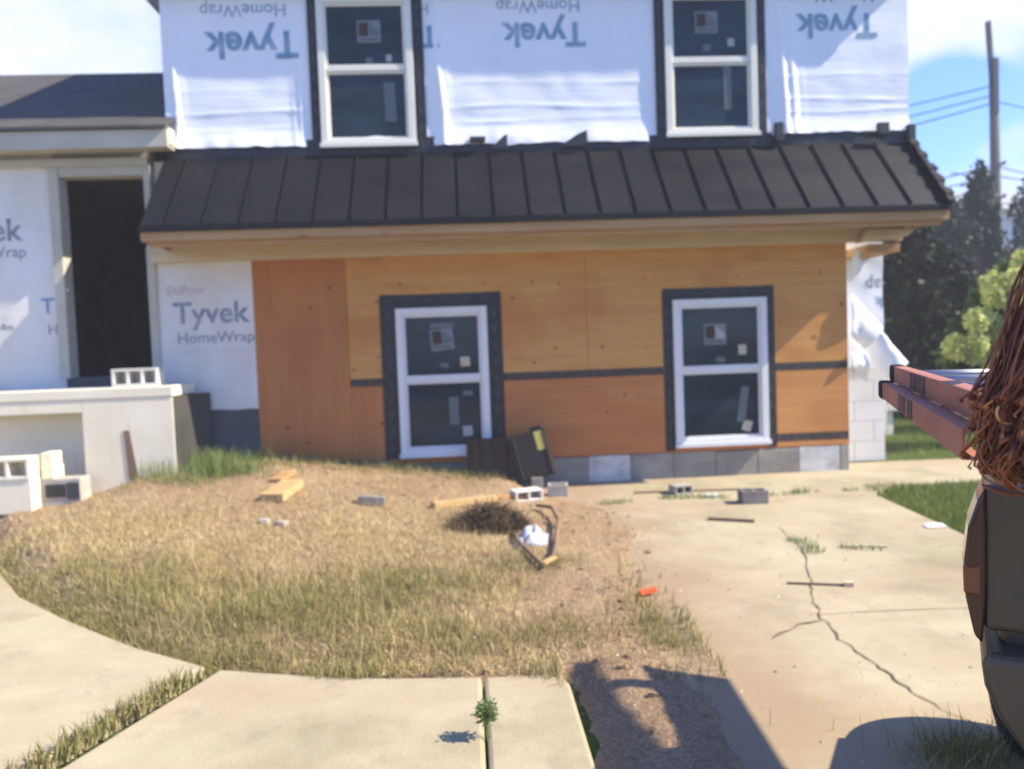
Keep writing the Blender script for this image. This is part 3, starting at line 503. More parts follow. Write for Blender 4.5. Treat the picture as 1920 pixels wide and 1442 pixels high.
def up_bottom(x):
    b = 3.07 + .022 * nz(x * 3, 1) + .014 * nz(x * 10, 4)
    return b + (.02 if x < -.3 else 0) + .045 * smooth01((x - 2.7) / .4)
def up_pt(u, v):
    x = -2.53 + 6.67 * u; z = up_bottom(x) + (4.46 - up_bottom(x)) * v; return (x, up_surf(x, z), z)
uw = MB().grid(330, 90, up_pt).build('house_wrap', 'wrap', H, smooth=True, label='white wrap hung upside down on the upper storey')
MB().box(-2.52, 4.13, WY + .06, 11.5, 2.95, 4.46).build('upper_wall', 'wrap', H)
for args in (('Tyvek', -2.17, -1.36, 4.10, 1, .03), ('HomeWrap', -2.19, -1.46, 4.34, 1, 0), ('Tyvek', .42, 1.17, 4.145, 1, .03), ('HomeWrap', .38, 1.12, 4.345, 1, 0), ('Tyvek', 3.09, 3.85, 4.19, 1, .03), ('HomeWrap', 3.08, 3.82, 4.40, 1, 0), ('T', -.30, -.135, 4.13, 1, .03), ('H', -.30, -.22, 4.33, 1, 0)):
    lettering(args[0], args[1], args[2], args[3] - .02, 0, 'print_blue', uw, True, args[5], up_surf)
# black membrane between wrap and porch roof, with torn tabs standing up
MB().grid(90, 5, lambda u, v: (-2.53 + 6.67 * u, WY - .022 - .012 * v * (1 - v) - .006 * nz(u * 40, v * 2), 2.98 + (.17 + .012 * nz(u * 30, 2)) * v - .03 * (u > .4) * v)).build('roof_membrane', 'membrane', H, smooth=True)
for P, yy in (([(.30, 3.02), (.43, 3.02), (.435, 3.145), (.40, 3.13), (.34, 3.075)], .075), ([(.90, 3.03), (1.15, 3.03), (1.145, 3.165), (1.06, 3.13), (.97, 3.075)], .08)):
    MB().hull_xz(P, WY - yy, WY - yy + .006).build('torn_membrane_tab', 'membrane', H)
MB().box(.10, .24, WY - .10, WY - .04, 3.085, 3.125).build('vent_slot', 'membrane', H, bevel=.004)
for (a, b, z0, z1, q) in ((2.86, 2.935, 3.03, 3.20, .06), (3.80, 3.90, 3.06, 3.17, .09), (4.10, 4.17, 3.0, 3.16, .05)): MB().box(a, b, WY - q - .03, WY - q + .03, z0, z1).build('roof_bracket', 'membrane', H, bevel=.006)
# eaves of the upper roof
MB().box(-2.72, 4.145, WY - .13, 11.7, 4.46, 4.50).build('upper_soffit', 'grey_soffit', H); MB().box(-2.74, 4.15, WY - .16, WY - .131, 4.43, 4.62).build('upper_fascia', 'grey_soffit', H)
MB().add([(-2.8, WY - .2, 4.62), (4.17, WY - .2, 4.62), (4.17, 11.8, 4.62), (-2.8, 11.8, 4.62), (-2.8, 9.4, 6.2), (4.17, 9.4, 6.2)], [(0, 1, 5, 4), (2, 3, 4, 5), (1, 2, 5), (3, 0, 4), (3, 2, 1, 0)]).build('upper_roof', 'shingles', H)
# porch roof: standing seam metal
EY, EZ, TZ = 6.36, 2.325, 3.03; EX0, EX1, TX0, TX1 = -2.56, 4.12, -2.56, 4.16
rm = MB(); n = Vector((0, -(TZ - EZ), -(WY - EY))).normalized() * -1; nn = Vector((0, -(TZ - EZ), WY - EY)).normalized()
if nn.z < 0: nn = -nn
rm.add([(EX0, EY, EZ), (EX1, EY, EZ), (TX1, WY, TZ), (TX0, WY, TZ), (EX0, EY, EZ - .028), (EX1, EY, EZ - .028), (TX1, WY, TZ - .028), (TX0, WY, TZ - .028)], [(0, 1, 2, 3), (7, 6, 5, 4), (0, 4, 5, 1), (1, 5, 6, 2), (3, 7, 4, 0), (2, 6, 7, 3)])
rm.box(EX0 - .01, EX1 + .01, EY - .014, EY - .0005, EZ - .045, EZ + .006)
xs = 4.085
while xs > -2.6:
    rm.bar(Vector((xs, EY + .012, EZ + .013)) + nn * .012, Vector((xs, WY - .03, TZ - .033)) + nn * .014, .008, .019, nn); xs -= .2926
rm.build('metal_roof', 'roof_metal', H, bevel=.0015)
tr = MB().bar(Vector((EX1 - .01, EY, EZ)) + nn * .02, Vector((TX1 - .02, WY, TZ)) + nn * .02, .05, .06, nn)
for k in range(5): t = .12 + k * .19; p = Vector((EX1 + .01, EY + (WY - EY) * t, EZ + (TZ - EZ) * t)) + nn * .03; tr.obox(p, (1, 0, 0), (0, .67, .74), nn, .04, .035, .03)
tr.build('roof_edge_trim', 'roof_metal', H, bevel=.004)
# eave timber
MB().box(EX0 + .005, EX1 - .004, EY + .004, EY + .042, 2.205, 2.279).build('fascia', 'lumber', H, bevel=.002)
MB().box(EX0 + .06, EX1 - .05, EY + .044, EY + .082, 2.165, 2.262).build('sub_fascia', 'lumber', H, bevel=.002)
MB().box(-2.70, 4.02, WY - .095, WY - .016, 2.105, 2.235).build('wall_ledger', 'lumber_pale', H, bevel=.003)
sp = MB().hull_xz([(3.56, 2.085), (4.0, 2.13), (4.07, 2.19), (3.62, 2.20)], WY - .22, WY - .11); sp.build('rafter_tail_block', 'lumber_pale', H, bevel=.003)
xr = -2.5
while xr < 4.06:
    m = MB(); m.add([(xr - .019, EY + .083, 2.17), (xr + .019, EY + .083, 2.17), (xr + .019, WY - .016, 2.24), (xr - .019, WY - .016, 2.24), (xr - .019, EY + .083, 2.29), (xr + .019, EY + .083, 2.29), (xr + .019, WY - .016, 2.90), (xr - .019, WY - .016, 2.90)],
              [(3, 2, 1, 0), (4, 5, 6, 7), (0, 1, 5, 4), (1, 2, 6, 5), (2, 3, 7, 6), (3, 0, 4, 7)]); m.build('rafter', 'lumber', H); xr += .293
for xa in (EX0 + .02, EX1 - .035):
    MB().add([(xa, EY + .05, 2.20), (xa + .012, EY + .05, 2.20), (xa + .012, WY - .02, 2.20), (xa, WY - .02, 2.20), (xa, EY + .05, 2.29), (xa + .012, EY + .05, 2.29), (xa + .012, WY - .02, 2.98), (xa, WY - .02, 2.98)],
             [(3, 2, 1, 0), (4, 5, 6, 7), (0, 1, 5, 4), (1, 2, 6, 5), (2, 3, 7, 6), (3, 0, 4, 7)]).build('gable_board', 'lumber', H)
MB().box(EX0 + .04, EX1 - .05, EY + .09, WY - .1, 2.262, 2.274).build('soffit_board', 'lumber', H)
# set back return wall at the right with loose wrap
m = MB().box(3.40, 4.105, 7.43, 11.5, 0, 3.0)
for row in range(5):
    xa = 3.40 - (.2 if row % 2 else 0)
    while xa < 4.11:
        a, b = max(3.40, xa + .003), min(4.11, xa + .397)
        if b - a > .02: m.box(a, b, 7.42, 7.45, row * .2 + .003, row * .2 + .197)
        xa += .4
m.build('return_wall', 'wall_white', H, bevel=.003)
def ret_surf(x, z): return 7.40 - .012 * nz(x * 5, z * 4, 7) - .008 * abs(nz(x * 11, z * 3))
rw = MB().grid(14, 44, lambda u, v: (3.50 + .60 * u, ret_surf(3.50 + .60 * u, .93 + 1.6 * v), .93 + 1.6 * v)).build('house_wrap', 'wrap', H, smooth=True, label='bright loose wrap on the return wall')
lettering('HomeWrap', 3.93, 4.60, 1.80, 0, 'print_grey', rw, True, 0, ret_surf) if False else lettering('ap', 3.925, 4.085, 1.80, 0, 'print_grey', rw, True, 0, ret_surf)
lettering('k', 4.02, 4.095, 1.62, 0, 'print_blue', rw, True, .02, ret_surf)
def flap(pts, name='wrap_flap'):
    """a folded corner of wrap hanging loose: strips between two edge lines"""
    A, B = pts; n = 12
    def fn(u, v):
        a = Vector(A[0]).lerp(Vector(A[1]), u); b = Vector(B[0]).lerp(Vector(B[1]), u); p = a.lerp(b, v); p.y -= .05 * math.sin(v * math.pi) + .03 * nz(u * 4, v * 3, p.x); return p
    return MB().grid(n, 6, fn).build(name, 'wrap', H, smooth=True, solid=.002)
flap((((3.545, 6.97, 1.66), (3.93, 7.10, 1.32)), ((3.56, 6.99, 1.25), (3.80, 7.2, 1.12))))
flap((((3.84, 7.15, 1.40), (4.14, 7.05, .98)), ((3.82, 7.25, 1.15), (3.96, 7.12, .82))))
flap((((3.55, 6.98, 1.10), (3.80, 7.2, 1.06)), ((3.55, 7.0, .95), (3.86, 7.25, .90))))
flap((((3.60, 6.95, 2.10), (3.75, 7.1, 1.92)), ((3.56, 6.97, 1.95), (3.66, 7.2, 1.75))))
MB().box(3.70, 3.98, WY - .12, WY + .4, 2.0, 2.08).build('beam_end', 'lumber', H, bevel=.003)

# ------------------------------------------------------------------ low wing at the left
G = thing('house_wing', 'low wing with dark shingle roof and open black doorway at the left edge', 'house', (-4.2, 7.1, 0))
def wing_surf(x, z): return WY - .004 - .012 * nz(x * 2.2, z * 1.6, 9) - .005 * abs(nz(x * 8, z * 2, 4))
ww = MB().grid(70, 46, lambda u, v: (-6.4 + 2.89 * u, wing_surf(-6.4 + 2.89 * u, .9 + 2.25 * v), .9 + 2.25 * v)).build('house_wrap', 'wrap_old', G, smooth=True)
MB().box(-2.56, -2.44, 6.78, WY - .07, 3.086, 3.23).build('eave_end', 'beige', G); MB().box(-6.4, -3.52, WY + .02, WY + .14, 0, 3.2).build('wall', 'wrap_old', G); MB().box(-3.52, -2.70, WY + .012, WY + .14, 2.93, 3.2).build('lintel', 'beige', G); MB().box(-3.52, -2.70, WY + .005, WY + .5, .8, 1.135).build('door_sill', 'parging', G)
lettering('Tyvek', -4.46, -3.795, 2.345, 0, 'print_grey', ww, bold=.018, surf=wing_surf); lettering('HomeWrap', -4.42, -3.78, 2.20, 0, 'print_grey', ww, surf=wing_surf); lettering('T', -3.685, -3.575, 1.71, 0, 'print_deep', ww, bold=.02, surf=wing_surf); lettering('H', -3.635, -3.56, 1.52, 0, 'print_grey', ww, surf=wing_surf)
lettering('Tyvek', -4.55, -3.90, 1.58, 0, 'print_grey', ww, bold=.01, surf=wing_surf, zscale=.25)
m = MB(); m.box(-3.54, -3.455, WY - .05, WY + .11, 1.13, 2.95); m.box(-2.745, -2.69, WY - .035, WY + .11, 1.13, 2.95); m.box(-3.455, -2.745, WY - .04, WY + .11, 2.87, 2.95); m.box(-3.60, -2.69, WY - .055, WY - .001, 2.951, 3.02)
dfm = m.build('door_frame', 'beige', G, bevel=.004); MB().lathe([(0, 0), (.022, 0), (.028, .01), (.02, .03), (0, .034)], (-3.45, WY - .02, 1.90), (1, 0, 0), 14).build('strike_plate', 'rung', dfm, smooth=True)
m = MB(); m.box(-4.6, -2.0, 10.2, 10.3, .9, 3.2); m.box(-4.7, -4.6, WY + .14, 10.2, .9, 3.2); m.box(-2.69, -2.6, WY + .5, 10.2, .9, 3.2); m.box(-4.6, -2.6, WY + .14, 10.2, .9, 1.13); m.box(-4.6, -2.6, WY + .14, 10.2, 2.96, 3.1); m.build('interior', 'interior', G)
MB().box(-6.6, -2.45, 6.78, WY - .07, 3.06, 3.085).build('soffit', 'beige', G); MB().box(-6.62, -2.44, 6.74, 6.779, 3.05, 3.20).build('fascia', 'beige', G, bevel=.003)
MB().box(-6.6, -2.69, WY - .06, WY - .004, 2.96, 3.019).build('frieze_board', 'beige', G, bevel=.003)
MB().add([(-7, 6.71, 3.202), (-2.44, 6.71, 3.202), (-2.54, 9.6, 4.66), (-7, 9.6, 4.66), (-7, 6.71, 3.227), (-2.44, 6.71, 3.227), (-2.54, 9.6, 4.685), (-7, 9.6, 4.685), (-7, 12.5, 3.2), (-2.54, 12.5, 3.2)], [(3, 2, 1, 0), (4, 5, 6, 7), (0, 1, 5, 4), (1, 2, 6, 5), (3, 0, 4, 7), (7, 6, 9, 8)]).build('roof', 'shingles', G)
MB().box(-6.4, -2.6, 10.4, 12.4, 0, 3.3).build('rear_wall', 'wrap_old', G)

# ------------------------------------------------------------------ block porch in front of the doorway
P = thing('porch', 'pale painted concrete porch below the black doorway, with a niche in its face', 'porch', (-3.6, 6.7, 0))
PY = 6.42; PX = -2.40
MB().box(-6.3, PX + .008, PY - .008, WY - .07, .965, 1.05).build('porch_slab', 'porch', P, bevel=.008)
m = MB(); m.box(-3.12, PX, PY, PY + .16, -.05, .964); m.box(-6.2, -3.12, PY, PY + .16, .86, .964); m.box(-6.2, -3.0, PY + .24, PY + .34, -.05, .86); m.box(-3.12, -3.0, PY + .16, PY + .24, -.05, .86)
m.build('porch_wall', 'porch', P, bevel=.005)
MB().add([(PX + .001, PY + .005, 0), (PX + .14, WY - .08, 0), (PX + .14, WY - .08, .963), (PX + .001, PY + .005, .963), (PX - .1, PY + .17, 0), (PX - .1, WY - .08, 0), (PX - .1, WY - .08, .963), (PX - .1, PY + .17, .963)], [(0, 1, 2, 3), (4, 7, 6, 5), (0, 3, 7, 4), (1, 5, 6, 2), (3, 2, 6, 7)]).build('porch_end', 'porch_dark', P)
MB().hull_xz([(-2.80, .70), (-2.755, .70), (-2.70, .30), (-2.745, .22), (-2.78, .32)], PY - .006, PY + .01).build('rust_stain', 'stick', P, label='brown stain run down the porch face')

# ------------------------------------------------------------------ loose things in the yard
def cored_block(name, c, size, yaw, mat, cores, label, cat, facing='front', pitch=0):
    """a hollow block: solid body with real recesses cut as frames; cores open on the front (-Y) or top face"""
    w, d, h = size; m = MB(); t = min(w, h if facing == 'front' else d) * .16; n = cores
    cw = (w - t * (n + 1)) / n
    if facing == 'front':
        m.box(-w / 2, w / 2, -d / 2, d / 2, 0, t); m.box(-w / 2, w / 2, -d / 2, d / 2, h - t, h)
        for k in range(n + 1): x0 = -w / 2 + k * (cw + t); m.box(x0, x0 + t, -d / 2, d / 2, t, h - t)
        m.box(-w / 2 + t, w / 2 - t, d * .30, d * .34, t, h - t)
    else:
        m.box(-w / 2, w / 2, -d / 2, -d / 2 + t, 0, h); m.box(-w / 2, w / 2, d / 2 - t, d / 2, 0, h)
        for k in range(n + 1): x0 = -w / 2 + k * (cw + t); m.box(x0, x0 + t, -d / 2 + t, d / 2 - t, 0, h)
        m.box(-w / 2 + t, w / 2 - t, -d / 2 + t, d / 2 - t, 0, .01)
    Rm = Matrix.Rotation(yaw, 4, 'Z') @ Matrix.Rotation(pitch, 4, 'X'); m.v = [tuple(Rm @ Vector(p)) for p in m.v]
    o = m.build(name, mat, bevel=.004); o.location = c; return tag(o, label, cat, 'loose concrete blocks')
def gz(x, y): return max(dirt_h(x, y), 0)
cored_block('concrete_block', (-2.74, 6.62, 1.05), (.37, .17, .15), .02, 'cinder_light', 3, 'pale three hole block standing on the porch by the black doorway', 'concrete block')
cored_block('concrete_block', (-3.50, 6.10, .395), (.33, .18, .165), 0, 'porch', 2, 'white block with two dark holes, on the white block in front of the niche', 'concrete block')
tag(MB().box(-3.70, -3.33, 6.02, 6.20, gz(-3.5, 6.1) - .02, .394).build('painted_block', 'porch', bevel=.008), 'plain white painted block under the two hole block left of the porch', 'concrete block', 'loose concrete blocks')
tag(MB().box(-3.315, -3.225, 6.14, 6.30, .372, .47).build('brick', 'porch', bevel=.004), 'small cream brick, lower of two in front of the porch niche', 'brick', 'loose cream bricks')
tag(MB().box(-3.32, -3.235, 6.15, 6.30, .472, .575).build('brick', 'porch', bevel=.004), 'small cream brick, upper of two in front of the porch niche', 'brick', 'loose cream bricks')
m = MB().box(-3.325, -3.03, 6.14, 6.31, gz(-3.2, 6.2) - .02, .37); o = m.build('concrete_block', 'cinder', bevel=.005); tag(o, 'long grey block lying on the dirt before the porch niche', 'concrete block', 'loose concrete blocks')
mk = MB(); mk.box(-3.29, -3.14, 6.132, 6.1395, .23, .33); mk.build('recess_shade', 'hole_shade', o)  # dark plate on the face, painted as the shade of a hollow
mk = MB()
for k in range(4): mk.box(-3.125 + k * .024, -3.112 + k * .024, 6.132, 6.1395, .21, .34)
mk.build('slot_shade', 'hole_shade', o)  # dark bars on the face, painted as shade in the slots
cored_block('concrete_block', (.42, 5.98, gz(.42, 5.98) - .005), (.23, .13, .085), .35, 'cinder_light', 2, 'white broken block on the dirt beside the long yellow board', 'concrete block', 'front')
cored_block('concrete_block', (.72, 6.44, gz(.72, 6.44) - .005), (.17, .15, .10), -.1, 'cinder', 1, 'small tan block below the black case', 'concrete block', 'top')
cored_block('concrete_block', (1.72, 6.26, 0), (.16, .12, .075), .25, 'cinder', 2, 'small grey block on the driveway below the wall between both windows', 'concrete block')
cored_block('concrete_block', (2.15, 5.78, 0), (.20, .14, .10), -.06, 'cinder_dark', 2, 'dark grey block on the driveway below the right window', 'concrete block', 'top')
tag(recentre(MB().obox((1.92, 6.05, .012), (1, .05, 0), (-.05, 1, 0), (0, 0, 1), .05, .03, .012).build('block_chip', 'cinder_light')), 'small pale chip of block on the driveway', 'rubble')
# leaning board and black case
th = R(10); o = MB().obox((.15, 6.80, .265), (1, 0, 0), (0, math.cos(th), -math.sin(th)), (0, math.sin(th), math.cos(th)), .185, .022, .20).build('leaning_board', 'board_dark', bevel=.004); tag(o, 'dark brown wooden panel leaning under the left lower window', 'board')
mk = MB()
for k in (-.06, .055): mk.obox((.15 + k, 6.777, .262), (1, 0, 0), (0, math.cos(th), -math.sin(th)), (0, math.sin(th), math.cos(th)), .004, .0022, .195)
mk.build('board_joint', 'case', o)
a = R(13); ax, az_ = Vector((math.cos(a), 0, math.sin(a))), Vector((-math.sin(a), .10, math.cos(a))).normalized(); ay = az_.cross(ax); cc = Vector((.525, 6.74, .305))
K = thing('tool_case', 'black case with a yellow label tipped against the plywood', 'case', (.53, 6.74, .08))
MB().obox(cc, ax, ay, az_, .175, .07, .205).build('case_body', 'case', K, bevel=.012)
MB().obox(cc + ax * .105 - ay * .0705 + az_ * .11, ax, ay, az_, .034, .002, .082).build('case_label', 'label_yellow', K)
MB().obox(cc - ax * .115 - ay * .072, ax, ay, az_, .008, .006, .19).build('case_rib', 'trim', K, bevel=.002); MB().obox(cc + ax * .155 - ay * .072, ax, ay, az_, .012, .006, .19).build('case_rib', 'board_dark', K, bevel=.002)
MB().obox(cc + ax * .10 + az_ * .222, ax, ay, az_, .05, .012, .014).build('case_handle', 'trim', K, bevel=.004)
tag(recentre(MB().obox((.56, 6.66, .07), (1, .1, 0), (-.1, 1, 0), (0, 0, 1), .05, .05, .055).build('brick', 'cinder_dark', bevel=.006)), 'dark brick wedged under the black case', 'brick')
def board(name, a, b, w, h, mat, label, cat='board', group=None):
    A = Vector((a[0], a[1], gz(*a[:2]) + h / 2 + (a[2] if len(a) > 2 else 0))); B = Vector((b[0], b[1], gz(*b[:2]) + h / 2 + (b[2] if len(b) > 2 else 0)))
    return tag(recentre(MB().bar(A, B, w, h).build(name, mat, bevel=.003)), label, cat, group)
board('lumber_board', (-.29, 5.56), (.18, 5.86), .07, .045, 'lumber_yellow', 'yellow board end lying on the dirt, nearest the dead weeds', 'board')
board('lumber_board', (.19, 5.88), (.46, 6.02), .06, .035, 'lumber', 'orange board lying behind the end of the long yellow board', 'board')
board('lumber_board', (-1.44, 5.60), (-1.38, 6.02), .17, .06, 'lumber_yellow', 'short wide yellow board on the dirt near the brown plywood', 'board')
board('lumber_board', (-1.53, 6.1), (-1.48, 6.4), .10, .03, 'lumber', 'brown wood offcut behind the short wide yellow board', 'board')
board('wood_stick', (1.64, 5.28), (1.92, 5.14), .035, .02, 'stick', 'flat brown stick on the driveway in front of the dark grey block', 'stick')
board('wood_stick', (1.35, 6.35), (2.25, 6.28), .025, .015, 'stick', 'long thin lath on the driveway along the wall shadow', 'stick')
board('brown_brick', (-.83, 5.66), (-.64, 5.66), .09, .06, 'cinder_dark', 'dark brown brick half sunk in the dirt', 'brick')
o = board('wood_stick', (1.58, 3.80), (1.84, 3.72), .012, .012, 'stick', 'thin stick with a pale end lying across the driveway crack', 'stick'); 
mk = MB().obox((1.86, 3.715, .012), (.96, -.29, 0), (.29, .96, 0), (0, 0, 1), .022, .014, .011).build('stick_end', 'lumber_pale', o)
tag(recentre(MB().obox((.845, 3.735, gz(.845, 3.735) + .024), (.93, .37, .05), (-.37, .93, 0), (0, 0, 1), .05, .016, .010).build('orange_scrap', 'orange', bevel=.004)), 'bright orange plastic scrap at the edge of the dry grass', 'plastic scrap')
tag(recentre(MB().grid(4, 3, lambda u, v: (2.90 + .13 * u + .02 * v, 4.74 + .09 * v, .006 + .006 * math.sin(u * 3) * v)).build('paper_scrap', 'paper', solid=.002)), 'white paper scrap on the driveway by the lawn corner', 'paper')
tag(recentre(MB().bar((2.16, 4.42, .008), (2.42, 4.36, .008), .012, .008).build('white_stick', 'lumber_pale')), 'thin pale strip lying on the driveway', 'plastic strip')
for (x, y, s, lb) in ((-1.38, 5.14, .05, 'pale broken chunk in the dry grass below the short yellow board'), (-1.25, 5.10, .045, 'whitish flake lying right of the pale chunk in the dry grass')):
    m = MB(); q = [(x + s * math.cos(k * 1.05) * random.uniform(.6, 1.2), y + s * .7 * math.sin(k * 1.05) * random.uniform(.6, 1.2)) for k in range(6)]; m.prism(q, gz(x, y), gz(x, y) + .035); tag(recentre(m.build('rubble_chunk', 'cinder', bevel=.006)), lb, 'rubble')
# heap of dead weeds, clear bag, bent branch
def heap(name, mat, cx, cy, rx, ry, hh, n, bw, lb, cat, z=None):
    m = MB(); z0 = gz(cx, cy) if z is None else z
    for k in range(n):
        r = math.sqrt(random.random()); t = random.uniform(0, 6.283); x = cx + rx * r * math.cos(t); y = cy + ry * r * math.sin(t); zz = z0 + hh * (1 - r * r) * random.uniform(0, 1); L = random.uniform(.04, .13)
        d = Vector((random.uniform(-1, 1), random.uniform(-1, 1), random.uniform(-.3, .9))).normalized() * L; s = d.cross(Vector((random.uniform(-1, 1), random.uniform(-1, 1), random.uniform(-1, 1)))).normalized() * bw
        p = Vector((x, y, zz)); m.add([p - s, p + s, p + d + s * .3], [(0, 1, 2)])
    o = m.build(name, mat); return tag(recentre(o), lb, cat)
heap('weed_heap', 'dead_weeds', .10, 5.10, .27, .17, .17, 2600, .004, 'dark heap of pulled dead weeds on the dirt', 'weeds')
tag(recentre(MB().grid(16, 16, lambda u, v: (.24 + .20 * u + .05 * v, 4.66 + .30 * v - .05 * u, gz(.3, 4.8) + .008 + .075 * math.sin(u * 3.14) * math.sin(v * 3.14) * (1 + .9 * nz(u * 5, v * 5)) + .018 * abs(nz(u * 11, v * 11)))).build('plastic_bag', 'bag', smooth=True, solid=.001)), 'crumpled clear plastic bag beside the dead weed heap', 'plastic bag')
z = gz(.45, 4.8); m = MB(); m.tube([(.47, 5.62, z + .05), (.56, 5.45, z + .07), (.57, 5.1, z + .05), (.52, 4.8, z + .04), (.48, 4.5, z + .03), (.43, 4.28, z + .02)], [.012, .014, .015, .015, .016, .012], 6); m.tube([(.25, 4.95, z + .02), (.28, 4.6, z + .03), (.34, 4.3, z + .025), (.375, 4.15, z + .015)], [.012, .016, .014, .008], 6)
o = m.build('branch', 'stick', smooth=True); tag(recentre(o), 'bent brown branch lying round the plastic bag', 'branch')
MB().obox((.41, 4.22, z + .03), (.7, .7, .1), (-.7, .7, 0), (0, 0, 1), .055, .018, .008).build('split_end', 'lumber_yellow', o, bevel=.004)
# weeds
def weed(name, x, y, h, n, spread, label, stem=True):
    t = thing(name, label, 'weed', (x, y, gz(x, y)))
    if stem:
        m = MB()
        for k in range(3): m.tube([(x + .006 * k, y, gz(x, y)), (x + .004 * k - .004, y + .01 * k, gz(x, y) + h * .5), (x + .012 * (k - 1), y, gz(x, y) + h)], .002, 5)
        m.build('stem', 'weed_leaf', t)
    m = MB()
    for k in range(n):
        p = Vector((x, y, gz(x, y) + (h * random.uniform(.55, 1.0) if stem else 0))); d = Vector((random.gauss(0, 1), random.gauss(0, 1), random.uniform(-.1, 1.0) if stem else random.uniform(.6, 2.2))).normalized() * spread * random.uniform(.35, 1)
        s = d.cross(Vector((random.uniform(-1, 1), random.uniform(-1, 1), random.uniform(-1, 1)))).normalized() * .0045; a_ = p + d * random.uniform(.2, .7); e = d.normalized() * .017; q = a_ + e * .5 + Vector((0, 0, .003)); m.add([a_, q - s, a_ + e, q + s], [(0, 1, 2, 3)])
    m.build('leaves', 'weed_leaf' if stem else 'green_dry', t)
weed('weed', .017, 2.40, .12, 300, .055, 'tall thin weed growing from the pavement joint')
o = blade_mesh('grass_tuft', 'green_dry', [(1.40 + random.gauss(0, .085), 2.14 + random.gauss(0, .06)) for k in range(650)], .03, .12, .0022, .0042, (.1, 1.25)); del o['kind']; tag(recentre(o), 'grass tuft on the driveway by the dark wheel', 'grass tuft')

# ------------------------------------------------------------------ dark vehicle end, ladder and cable at the right
f = Vector((.545, .839, 0)); r = Vector((.839, -.545, 0)); O = Vector((.885, 1.30, 0))
def T(u, v, z): return O + r * u + f * v + Vector((0, 0, z))
V = thing('parked_vehicle', 'dark bronze vehicle end with wrap round tail light at the right edge', 'vehicle', tuple(T(.7, .4, 0)))
def hull_local(poly, v0, v1):
    n = len(poly); m = MB(); return m.add([T(u, v0, z) for u, z in poly] + [T(u, v1, z) for u, z in poly], [tuple(range(n)), tuple(range(2 * n - 1, n - 1, -1))] + [(i, n + i, n + (i + 1) % n, (i + 1) % n) for i in range(n)])
hull_local([(.035, .62), (.03, .80), (.04, .93), (.07, .978), (1.5, .978), (1.5, .62)], .012, 1.0).build('body', 'paint', V, bevel=.02, seg=3)
MB().obox(T(.80, -.004, .855), r, f, Vector((0, 0, 1)), .792, .014, .128).build('tailgate', 'paint', V, bevel=.012, seg=3)
hull_local([(.012, .98), (.0, .955), (-.014, .91), (-.021, .85), (-.019, .785), (-.006, .718), (.006, .705), (.012, .78), (.014, .9)], -.026, .10).build('tail_light', 'tail_red', V, bevel=.006, seg=3)
hull_local([(-.0225, .845), (-.0215, .79), (.004, .79), (.005, .845)], -.029, .09).build('reflector', 'tail_orange', V, bevel=.006)
hull_local([(.012, .70), (.004, .675), (.008, .64), (.03, .585), (.065, .535), (.10, .50), (.16, .46), (.24, .42), (1.5, .40), (1.5, .70)], -.055, .22).build('bumper', 'bumper', V, bevel=.016, seg=3)
hull_local([(.08, .56), (.125, .515), (.2, .47), (1.5, .452), (1.5, .50), (.22, .515), (.15, .55), (.11, .58)], -.064, -.052).build('bumper_strip', 'trim', V, bevel=.004)
hull_local([(.15, .30), (.13, .46), (1.45, .46), (1.45, .30)], .24, 1.17).build('underbody', 'trim', V, bevel=.01)  # lengthened past the body to shape the shadow beside the wheel
wc = Vector((1.625, 2.15, .205)); wa = Vector((.93, -.36, 0)).normalized()
w = MB().lathe([(.11, -.07), (.16, -.08), (.192, -.066), (.203, -.038), (.206, 0), (.203, .038), (.192, .066), (.16, .08), (.11, .07)], wc, wa, 40).build('wheel', 'tyre', V, smooth=True); MB().lathe([(0, -.05), (.05, -.06), (.10, -.055), (.112, -.073), (.112, .066), (0, .066)], wc, wa, 32).build('rim', 'rim', w, smooth=True)
hull_local([(.20, .20), (.20, .28), (1.3, .28), (1.3, .20)], .95, 1.02).build('axle', 'trim', V)
m = MB(); m.box(1.16, 1.20, 1.14, 1.18, .97, 1.62); m.box(2.36, 2.40, 1.2, 1.24, .6, 1.5); m.bar((1.18, 1.16, 1.50), (.70, .845, 1.40), .025, .025); m.box(2.0, 2.46, 1.2, 1.24, 1.255, 1.283); m.build('rack_frame', 'trim', V)
m = MB(); m.add([(2.100, 2.64, 1.30), (2.260, 2.58, 1.30), (2.220, 1.3, 1.30), (2.020, 1.3, 1.30), (2.100, 2.64, 1.285), (2.260, 2.58, 1.285), (2.220, 1.3, 1.285), (2.020, 1.3, 1.285)], [(0, 1, 2, 3), (7, 6, 5, 4), (0, 4, 5, 1), (1, 5, 6, 2), (2, 6, 7, 3), (3, 7, 4, 0)]).build('shadow_board', 'board_dark', V)  # board out of view, added to cast a shadow in the foreground
m = MB(); m.add([(2.290, 2.56, 1.31), (2.410, 2.50, 1.31), (2.330, 1.3, 1.31), (2.235, 1.3, 1.31), (2.290, 2.56, 1.295), (2.410, 2.50, 1.295), (2.330, 1.3, 1.295), (2.235, 1.3, 1.295)], [(0, 1, 2, 3), (7, 6, 5, 4), (0, 4, 5, 1), (1, 5, 6, 2), (2, 6, 7, 3), (3, 7, 4, 0)]).build('shadow_board', 'board_dark', V)  # second unseen board, added for its shadow patch
